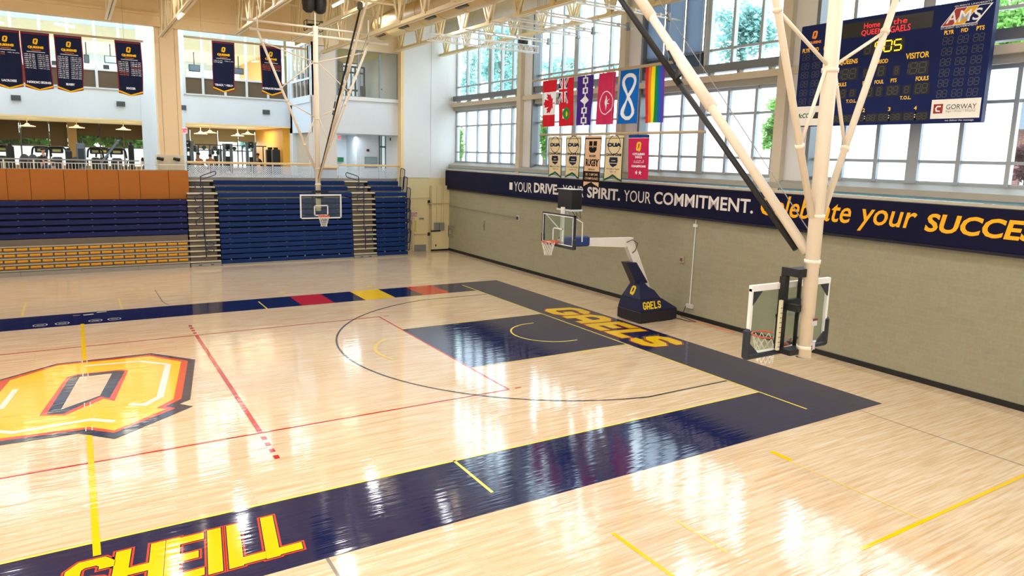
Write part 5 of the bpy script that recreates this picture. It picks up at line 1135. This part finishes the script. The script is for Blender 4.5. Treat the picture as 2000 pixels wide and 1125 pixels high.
for k, u in enumerate((48.5, 64.5)):
    yb_ = 25.4-.7*k; p = at(u, 312, y=yb_); tag(build('exercise_ball', MB().ball((p.x, yb_, GZ+.46), .26, .28, .46, 16, 10), EQK, None, True), ('round black exercise ball left of two behind the railing', 'round black exercise ball next to the seated man')[k], 'ball', 'exercise balls')
p = at(147, 312, y=25.2); tag(build('exercise_ball', MB().ball((p.x, 25.2, GZ+.42), .22, .22, .42, 14, 8), EQK, None, True), 'small dark ball beside the foot of the brown gym pier', 'ball', 'exercise balls')
p = at(219, 296, y=24.9); m = MB(); m.bar((p.x-.5, 24.9, 4.9), (p.x+.35, 24.9, 6.1), .16, .1); m.bar((p.x-.5, 24.9, 5.0), (p.x-.5, 24.9, GZ), .12, .12); m.box(p.x-.8, p.x+.1, 24.65, 25.15, GZ, GZ+.15); m.tube((p.x+.3, 24.8, 6.05), (p.x+.3, 25.0, 5.85), .04, 8)
tag(build('chest_press', m, EQB), 'grey exercise machine with a slanted arm left of the last elliptical', 'exercise machine', G4)
def cable_machine(u0, u1, vt, y, label, mt=EQB):
    a, b = at(u0, vt, y=y), at(u1, vt, y=y); z = a.z; e = empty('cable_machine', ((a.x+b.x)/2, y, GZ), label, 'exercise machine', 'cable machines')
    for x in (a.x, b.x): build('upright', MB().bbox(x-.08, x+.08, y-.1, y+.1, GZ, z, .02), mt, e)
    m = MB(); m.box(a.x-.1, b.x+.1, y-.06, y+.06, z-.12, z); build('crossbeam', m, EQ, e)
    m = MB()
    for x in (a.x+.12, b.x-.12): m.tube((x, y-.05, z-.25), (x, y+.05, z-.25), .13, 12); m.tube((x, y, z-.3), (x, y, 5.0), .01, 5)
    build('pulley', m, EQK, e); m = MB(); m.box((a.x+b.x)/2-.1, (a.x+b.x)/2+.1, y-.1, y+.1, GZ+.1, GZ+1.0); build('weight_plates', m, EQK, e)
cable_machine(357, 374, 274, 27, 'cable machine beside the exit sign'); cable_machine(362, 385, 284, 28.5, 'lower cable machine behind the bending man'); cable_machine(437, 451, 280, 27.5, 'slim cable machine in the middle of the lit gym window'); cable_machine(482, 497, 277, 27, 'stout cable machine before the golden wall'); cable_machine(410, 430, 290, 29, 'low cable machine right of the seated tan figure')
pa, pb = at(380, 281, y=27.8), at(520, 285, y=27.8); m = MB(); m.box(pa.x, pb.x, 27.76, 27.84, pa.z-.06, pa.z); m.box(pa.x, pb.x-1.2, 27.76, 27.84, pa.z-.38, pa.z-.34)
for x in np.linspace(pa.x+.2, pb.x-.2, 7): m.box(x-.03, x+.03, 27.77, 27.83, GZ, pa.z)
for x in (pa.x+.5, pa.x+1.1, pb.x-2.3, pb.x-1.9): m.tube((x, 27.7, pa.z-.2), (x, 27.9, pa.z-.2), .12, 10)
tag(build('cable_rig', m, EQ), 'long dark cable rig with pulleys spanning the lit gym window', 'exercise machine', 'cable machines')
# pendant lamps in the lower gym
for k, (u, v, y) in enumerate(((53, 246, 27), (150, 249, 27), (241, 253, 27), (392, 261, 28), (410, 259, 27), (464, 265, 28), (484, 262, 27))):
    p = at(u, v, y=y); e = empty('pendant_lamp', (p.x, y, p.z), ('pendant lamp over the leftmost dark blinds', 'pendant lamp beside the brown gym pier', 'pendant lamp near the white wall end', 'small pendant lamp beside the lit gym mullion, lower of two', 'pendant lamp left in the lit gym, upper of two', 'pendant lamp right in the lit gym, lower of two', 'pendant lamp nearest the golden wall')[k], 'lamp', 'pendant lamps in the gym')
    build('rod', MB().tube((p.x, y, p.z), (p.x, y, 7.1), .02, 6), mat('cream lamp rod', (236, 214, 160)), e)
    m = MB(); m.loft([[(p.x+r*math.cos(t)*1.3, y+r*math.sin(t), p.z+h) for t in [2*PI*q/16 for q in range(16)]] for r, h in ((.05, .14), (.1, .06), (.3, 0), (.28, -.03))]); build('shade', m, mat('glowing lamp shade', (255, 232, 190), .4, emit=.9), e, True)
# screens and ceiling lamps in the upper room
for k, (u0, v0, u1, v1, lb) in enumerate(((203, 108, 229, 125, 'tilted wall screen left of the SOCCER pennant, showing a bright picture'), (163, 106, 175, 124, 'dark screen half behind the RUGBY pennant'), (368, 125, 391, 141, 'dark screen left of the TRACK & FIELD pennant'), (456, 132, 476, 146, 'dark screen right of the TRACK & FIELD pennant'))):
    a, b = at(u0, v0, y=30), at(u1, v1, y=30); e = empty('television', ((a.x+b.x)/2, 30, b.z), lb, 'television', 'screens in the upper room')
    build('bezel', MB().bbox(a.x, b.x, 29.96, 30.06, b.z, a.z, .02), BLACK, e); m = MB(); m.box(a.x+.05, b.x-.05, 29.94, 29.96, b.z+.05, a.z-.05); build('screen', m, mat('screen picture', (150, 170, 206), .3, var=.3, scale=4, emit=.4) if k == 0 else mat('screen dark', (70, 88, 110), .2), e)
    build('ceiling_pole', MB().tube(((a.x+b.x)/2, 30.05, a.z), ((a.x+b.x)/2, 30.05, 11.9), .03, 6), BLACK, e)
for k, (u0, v0, u1, v1, lb) in enumerate(((201, 126, 214, 138, 'black treadmill screen below the tilted screen'), (100, 118, 112, 132, 'black treadmill screen between NORDIC SKIING and RUGBY pennants'))):
    a, b = at(u0, v0, y=27), at(u1, v1, y=27); m = MB(); m.bbox(a.x, b.x, 26.95, 27.1, b.z, a.z, .03); m.box((a.x+b.x)/2-.04, (a.x+b.x)/2+.04, 27, 27.1, 8.7, b.z); m.box(a.x-.05, b.x+.05, 26.8, 28, 8.7, 8.85); tag(build('treadmill', m, EQK), lb, 'exercise machine', 'treadmills in the upper room')
LOFT = mat('lit fluorescent', (255, 246, 224), .4, emit=2.2)
for k, (u0, v0, u1, v1, lb) in enumerate(((106, 46, 146, 53, 'bright ceiling strip lamp above the RUGBY pennant'), (0, 44, 8, 46, 'bright ceiling strip lamp at the left edge of the photo'))):
    a, b = at(u0, v0, y=28), at(u1, v1, y=28); tag(build('strip_lamp', MB().bar(a, b, .1, .12), LOFT), lb, 'lamp', 'strip lamps in the upper room')
for k, (u, v, lb) in enumerate(((412, 126, 'small lit ceiling lamp left behind the TRACK & FIELD pennant'), (498, 121, 'small lit ceiling lamp beside the golden upper wall'))):
    p = at(u, v, y=28.4); m = MB(); m.bar((p.x-.2, 28.4, p.z), (p.x+.25, 28.4, p.z+.06), .1, .06); m.tube((p.x, 28.4, p.z), (p.x, 28.4, 12.35), .01, 5); tag(build('strip_lamp', m, LOFT), lb, 'lamp', 'strip lamps in the upper room')
# alcove window: rack and spin bikes
a = at(657, 128, y=25.2); b = at(712, 190, y=25.2); m = MB()
for t in (0, .33, .66, .98): x = a.x+(b.x-a.x)*t; m.box(x-.05, x+.05, 25.1, 25.2, 8.74, a.z)
for z in (a.z, a.z-.35, 9.6, 9.2): m.box(a.x, b.x, 25.1, 25.2, z-.05, z+.05)
m.box(b.x-.3, b.x, 25.0, 25.3, 8.74, 9.9); tag(build('weight_rack', m, mat('dark brown rack', (64, 54, 48), .5)), 'dark brown weight rack behind the alcove window', 'rack')
SPB = mat('teal bike frame', (30, 96, 116), .4)
for k, (u, lb) in enumerate(((753, 'teal spin bike behind the alcove window, left of two'), (775, 'teal spin bike behind the alcove window beside the bright pane'))):
    yb_ = 23.2+1.3*k; p = at(u, 190, y=yb_); x, y, z = p.x, yb_, 8.74; e = empty('spin_bike', (x, y, z), lb, 'exercise bike', 'spin bikes')
    m = MB(); m.path([(x-.25, y, z+.45), (x+.1, y, z+.35), (x+.28, y, z+.85), (x+.3, y, z+1.05)], .04, 6); m.path([(x-.05, y, z+.35), (x-.2, y, z+.85)], .04, 6); m.box(x-.35, x-.25, y-.25, y+.25, z, z+.06); m.box(x+.3, x+.4, y-.25, y+.25, z, z+.06); m.tube((x-.3, y, z+.05), (x+.35, y, z+.05), .03, 6); m.tube((x, y, z+.05), (x+.05, y, z+.4), .03, 6); build('frame', m, SPB, e)
    m = MB(); m.tube((x+.28, y-.04, z+.38), (x+.28, y+.04, z+.38), .26, 18); build('flywheel', m, EQK, e); m = MB(); m.bbox(x-.34, x-.1, y-.1, y+.1, z+.84, z+.92, .03); build('saddle', m, EQK, e); m = MB(); m.path([(x+.2, y-.2, z+1.12), (x+.36, y-.15, z+1.06), (x+.36, y+.15, z+1.06), (x+.2, y+.2, z+1.12)], .025, 6); build('handlebar', m, EQK, e)

# ================================================================== people behind the railing
def skinned(name, chain, mt, parent):
    """chain: list of (point, radius, index of the previous joint)"""
    me = bpy.data.meshes.new(name); o0 = ORG[parent.name]
    me.from_pydata([tuple(V(p)-o0) for p, r, q in chain], [(q, i) for i, (p, r, q) in enumerate(chain) if q is not None], [])
    ob = bpy.data.objects.new(name, me); COL.objects.link(ob); ob.parent = parent; ORG[ob.name] = o0
    sk = ob.modifiers.new('skin', 'SKIN'); sk.use_smooth_shade = True
    for i, (p, r, q) in enumerate(chain):
        rr2 = r if isinstance(r, tuple) else (r, r); me.skin_vertices[0].data[i].radius = rr2
        me.skin_vertices[0].data[i].use_root = (i == 0)
    s = ob.modifiers.new('sub', 'SUBSURF'); s.levels = 1; s.render_levels = 2; me.materials.append(mt); return ob
SKIN = mat('skin', (196, 146, 116), .55); SKIN2 = mat('tanned skin', (160, 112, 82), .55); HAIR = mat('dark hair', (34, 26, 22), .7); JEAN = mat('grey shorts', (70, 76, 88), .8)
def person(u, v, y, face, label, shirt, skin, seated=True, bend=0.0, cap=False):
    """u, v: photo place of the head; face: heading in radians; seated or standing on the gym floor"""
    hp = at(u, v, y=y); fwd = V((math.cos(face), math.sin(face), 0)); sd = V((-fwd.y, fwd.x, 0)); Z = V((0, 0, 1))
    hh = 1.25 if seated else 1.66
    e = empty('person', (hp.x, y, GZ), label, 'person', None)
    pel = V((hp.x, y, hp.z-.72))-fwd*bend*.55-Z*(-.12*bend)
    if pel.z < GZ+.35: pel.z = GZ+.35
    ch = pel+Z*(.40-.1*bend)+fwd*bend*.42; nk = pel+Z*(.56-.14*bend)+fwd*bend*.56; hd = V((hp.x, y, hp.z))
    T = [(pel, (.15, .11), None), (pel+(ch-pel)*.5, (.14, .1), 0), (ch, (.17, .11), 1), (nk, .06, 2), (nk+(hd-nk)*.55, .055, 3), (hd-Z*.03, (.075, .085), 4), (hd+Z*.06, (.078, .09), 5), (hd+Z*.1, (.05, .06), 6)]
    n = len(T)
    for s in (-1, 1):
        sh = ch+Z*.05+sd*s*.19; el = sh-Z*.26+fwd*.08+sd*s*.05; wr = el+fwd*.22-Z*.02-sd*s*.04
        b = len(T); T += [(sh, .055, 2), (el, .043, b), (wr, .03, b+1), (wr+fwd*.07, (.035, .018), b+2)]
        for f in range(4): T.append((wr+fwd*(.15-.01*abs(f-1))+sd*(f-1.5)*.018-Z*.02, .008, b+3))
        T.append((wr+fwd*.09-sd*s*.05, .009, b+2))
        hip = pel+sd*s*.1-Z*.04
        if seated: kn = hip+fwd*.4+Z*.0; an = V((kn.x, kn.y, GZ+.08))
        else: an = V((hip.x, hip.y, GZ+.08)); kn = (hip+an)/2+fwd*.04
        b = len(T); T += [(hip, .085, 0), (kn, .06, b), (an, .04, b+1), (an+fwd*.16-Z*.04, .035, b+2)]
    build_body = skinned('body', T, skin, e)
    # clothing follows the torso and the upper arms
    C_ = [(pel-Z*.03, (.165, .125), None), (pel+(ch-pel)*.5, (.155, .115), 0), (ch, (.185, .125), 1), (ch+(nk-ch)*.7, (.09, .075), 2)]
    for s in (-1, 1):
        sh = ch+Z*.05+sd*s*.19; el = sh-Z*.26+fwd*.08+sd*s*.05; b = len(C_); C_ += [(sh, .068, 2), (sh+(el-sh)*.65, .058, b)]
    if shirt: skinned('shirt', C_, shirt, e)
    m = MB()
    for s in (-1, 1):
        hip = pel+sd*s*.1-Z*.04; kn = (hip+fwd*.4) if seated else (hip+(V((hip.x, hip.y, GZ+.08))-hip)*.45)
        m.tube(hip+Z*.02, hip+(kn-hip)*.95, .1, 10, .078)
    build('shorts', m, JEAN, e, True)
    m = MB(); c = hd+Z*.075-fwd*.015; m.ball(c, .1, .1, .085, 14, 8); build('hair', m, HAIR, e, True)
    m = MB(); m.ball(hd+fwd*.088-Z*.01, .014, .014, .02, 8, 5); m.cur = 1
    for s in (-1, 1): m.ball(hd+fwd*.078+sd*s*.032+Z*.02, .01, .01, .008, 8, 5)
    m.cur = 2; m.ball(hd+fwd*.08-Z*.05, .008, .012, .006, 8, 4); m.cur = 0
    for s in (-1, 1): m.ball(hd+sd*s*.083, .012, .012, .026, 8, 5)
    build('face_features', m, [skin, BLACK, mat('lips', (150, 80, 74))], e, True)
    return e
TS = mat('black t-shirt', (24, 22, 30), .8, var=.3, scale=14); TS2 = mat('black outfit', (20, 20, 24), .8); TANS = mat('tan shirt', (150, 108, 78), .8)
person(84, 294, 22.4, -.35, 'man in a black t-shirt seated behind the balcony railing', TS, SKIN, True)
person(387, 303, 26.0, PI+.5, 'bending man in tan shirt at the lit gym window', TANS, SKIN2, False, .55)
person(410.5, 306, 26.0, -PI/2, 'bare shouldered person seated facing the hall in the lit gym', TANS, SKIN2, True)
person(503, 304, 26.2, PI, 'person in black bending beside the golden gym wall', TS2, SKIN2, False, .6)
person(285, 300, 26.2, -PI/2, 'person in dark clothes half hidden by the white wall end', TS2, SKIN2, True)

# ================================================================== outdoors: trees, lawn, brick house
m = MB(); m.poly([(20.1, -60, -1), (90, -60, -1), (90, 90, -1), (20.1, 90, -1)]); m.poly([(-40, 36.2, -1), (20, 36.2, -1), (20, 90, -1), (-40, 90, -1)])
struct('ground', m, mat('pale pavement', (196, 204, 196), .8, var=.1))  # plain pale grey-green ground colour
def leaf_mat(n, c, tr=.45):
    if n in _M: return _M[n]
    mt = mat(n, c, .6, var=.35, scale=2.5); nt = mt.node_tree; b = nt.nodes['Principled BSDF']
    tl = nt.nodes.new('ShaderNodeBsdfTranslucent'); tl.inputs['Color'].default_value = L(c); mx = nt.nodes.new('ShaderNodeMixShader'); mx.inputs[0].default_value = tr
    nt.links.new(b.outputs[0], mx.inputs[1]); nt.links.new(tl.outputs[0], mx.inputs[2]); nt.links.new(mx.outputs[0], nt.nodes['Material Output'].inputs['Surface']); return mt
PALEL = leaf_mat('washed-out leaf', (150, 196, 190)); GRN = leaf_mat('green leaf', (104, 158, 60)); DGRN = leaf_mat('deep green leaf', (70, 112, 44)); LGRN = leaf_mat('lime leaf', (160, 206, 110)); REDL = leaf_mat('wine leaf', (110, 50, 56))  # PALEL: glare that bleaches the trees put into the leaf colour
BARK = mat('bark', (110, 96, 84), .8, var=.2)
def tree(c, rx, ry, rz, n, lf, label, size=.3, seed=1, dense=1.0):
    r_ = random.Random(seed); e = empty('leafy_tree', (c[0], c[1], -1), label, 'tree', 'trees outside the windows')
    m = MB(); m.path([(c[0], c[1], -1), (c[0]+.1, c[1], c[2]-rz*.5), (c[0], c[1], c[2]+rz*.3)], .2, 8, r2=.06)
    lumps = []
    for k in range(14):
        a = r_.uniform(0, 2*PI); q = r_.uniform(.25, .8); zz = r_.uniform(-.7, .8); k2 = math.sqrt(max(.1, 1-zz*zz*.8))
        l = V((c[0]+rx*q*k2*math.cos(a), c[1]+ry*q*k2*math.sin(a), c[2]+rz*zz)); lumps.append(l); m.path([(c[0], c[1], c[2]-rz*.5+rz*.3*q), l], .06, 5, r2=.015)
    build('trunk', m, BARK, e)
    m = MB()
    for k in range(n):
        l = r_.choice(lumps); d = V((r_.gauss(0, 1), r_.gauss(0, 1), r_.gauss(0, 1))).normalized()*r_.random()**.45
        p = l+V((d.x*rx*.42, d.y*ry*.42, d.z*rz*.36)); a = V((r_.gauss(0, 1), r_.gauss(0, 1), r_.gauss(0, 1))).normalized(); b = a.orthogonal().normalized(); s = size*r_.uniform(.6, 1.3)
        m.add([p, p+a*s*.5+b*s*.3, p+a*s, p+a*s*.5-b*s*.3], [(0, 1, 2, 3)])
    build('crown', m, lf, e); return e
def tree_px(u, v, x, ru, rv, n, lf, label, size=.3, seed=1):
    p = at(u, v, x=x); d = (p-CAM).length; s = d/FPX
    return tree(p, ru*s*1.0, ru*s*1.6, rv*s, n, lf, label, size, seed)
tree_px(985, 125, 36, 50, 75, 5200, PALEL, 'washed-out tree filling the upper window nearest the back corner', .42, 3); tree_px(912, 150, 40, 22, 60, 1500, PALEL, 'slim washed-out tree at the corner edge of the upper window', .4, 4)
tree_px(1095, 135, 38, 48, 24, 1800, PALEL, 'low washed-out tree top behind the maple leaf flag bay', .35, 5); tree_px(1190, 140, 46, 16, 18, 300, PALEL, 'small washed-out tree top beside the rose flag', .4, 15)
tree_px(1450, 80, 33, 45, 62, 3400, PALEL, 'washed-out tree in the clear upper bay left of the scoreboard', .32, 6); tree_px(1975, 45, 33, 55, 50, 3000, LGRN, 'lime green tree at the upper right edge beyond the scoreboard', .32, 7)
tree_px(1512, 245, 27, 14, 48, 1500, LGRN, 'young lime tree outside the lower window left of the ivory pole', .2, 8); tree_px(1588, 275, 27, 14, 40, 1300, DGRN, 'dark green shrub tree outside just behind the ivory pole', .2, 9)
tree_px(1062, 275, 27, 10, 45, 1200, GRN, 'green tree outside the narrow pane left of the cream pennants', .25, 10); tree_px(898, 285, 29, 9, 36, 900, GRN, 'green tree outside the corner pane of the lower window', .25, 12); tree_px(2010, 320, 25, 18, 32, 900, REDL, 'wine red shrub outside at the right edge of the photo', .2, 13)
for k, (u, v, ru, rv, n, lf, sd, lb) in enumerate(((25, 285, 30, 14, 900, DGRN, 21, 'dark tree outside the leftmost gym window'), (62, 272, 26, 12, 1000, GRN, 22, 'green branches behind the seated man'), (175, 268, 34, 20, 2200, GRN, 23, 'bright green tree right of the brown gym pier'), (222, 270, 34, 22, 2200, GRN, 24, 'bright green tree with dark trunk over the ellipticals'), (255, 275, 18, 18, 900, DGRN, 25, 'deep green branches beside the golden gym pier'), (490, 278, 22, 10, 500, PALEL, 26, 'washed-out branches behind the stout cable machine'))):
    p = at(u, v, y=36.5); d = (p-CAM).length/FPX; tree(p, ru*d*1.1, ru*d*.5, rv*d, n, lf, lb, .34, sd)
bh = empty('brick_house', (34, -5.2, -1), 'brick house with grey roof seen through the lower window left of the scoreboard', 'house')
m = MB(); m.box(32, 40, -9.5, -4.8, -1, 7.4); build('wall', m, block_mat('red brick', (150, 96, 84), (190, 170, 160), .25, .08), bh)
m = MB(); m.prism([(31.6, -9.8, 7.4), (40.4, -9.8, 7.4), (36, -9.8, 9.6)], (0, 5.4, 0)); build('roof', m, mat('slate roof', (112, 116, 124), .7), bh)
m = MB(); m.box(31.95, 32, -8.4, -7.2, 4.6, 6.4); m.box(31.95, 32, -6.6, -5.6, 4.6, 6.4); build('window', m, mat('white house window', (224, 228, 230)), bh)

# ================================================================== light
def area(name, loc, sx, sy, power, col=(.96, .985, 1), rot=(0, 0, 0)):
    l = bpy.data.lights.new(name, 'AREA'); l.shape = 'RECTANGLE'; l.size = sx; l.size_y = sy; l.energy = power; l.color = col
    o = bpy.data.objects.new(name, l); COL.objects.link(o); o.location = loc; o.rotation_euler = rot; return o
for x in (-18, -10.5, -3, 4.5, 12):
    for y in (-20, -13.5, -7, -.5):
        area('hall_lamp', (x+(.8 if int(y) % 2 else 0), y, 13.3), .5, 2.4, 295 if x < 0 else 262)
for x, y in ((-3, 13.2), (2.8, 12.6), (9.3, 9.2), (15.2, 11.8), (-10, 12), (6.2, 16.3), (13.1, 16.5)): area('hall_lamp', (x, y, 12.6), .3, 1.3, 140)
for x in (-7, -2, 3.0, 7.6): area('loft_lamp', (x, 29.5, 11.5), 2.5, 2.5, 170, (1, .92, .8))
for x in (-6, -1, 3, 7, 9.6): area('gym_lamp', (x, 28.5, 7.0), 2.0, 3.0, 110, (1, .88, .66))
area('lobby_lamp', (13.5, 22.4, 6.7), 2, 1.2, 60, (.95, .98, 1)); area('alcove_lamp', (13.8, 23.6, 11.3), 2, 2, 45, (1, .9, .7))
w = bpy.data.worlds.new('overcast sky'); S.world = w; w.use_nodes = True; nt = w.node_tree; bg = nt.nodes['Background']
tc = nt.nodes.new('ShaderNodeTexCoord'); sx = nt.nodes.new('ShaderNodeSeparateXYZ'); rp = nt.nodes.new('ShaderNodeValToRGB')
nt.links.new(tc.outputs['Generated'], sx.inputs[0]); nt.links.new(sx.outputs['Z'], rp.inputs['Fac'])
rp.color_ramp.elements[0].position = 0; rp.color_ramp.elements[0].color = (.95, .98, 1, 1); rp.color_ramp.elements[1].position = .9; rp.color_ramp.elements[1].color = (.62, .8, 1, 1)
nt.links.new(rp.outputs['Color'], bg.inputs['Color']); bg.inputs['Strength'].default_value = 5.6

# ================================================================== camera and render look
cd = bpy.data.cameras.new('camera'); co = bpy.data.objects.new('camera', cd); COL.objects.link(co)
from mathutils import Matrix
co.matrix_world = Matrix(((_R.x, _U.x, -_F.x, CAM.x), (_R.y, _U.y, -_F.y, CAM.y), (_R.z, _U.z, -_F.z, CAM.z), (0, 0, 0, 1)))
cd.sensor_width = 36; cd.sensor_fit = 'HORIZONTAL'; cd.lens = FPX/2000*36; cd.shift_x = -(CX-1000)/2000; cd.shift_y = (CY-562.5)/2000; cd.clip_end = 300
S.camera = co
S.view_settings.view_transform = 'Standard'; S.view_settings.look = 'None'; S.view_settings.exposure = 0.0
try:
    S.cycles.use_denoising = True; S.cycles.transparent_max_bounces = 24; S.cycles.max_bounces = 8; S.cycles.diffuse_bounces = 4; S.cycles.sample_clamp_indirect = 8
except Exception: pass
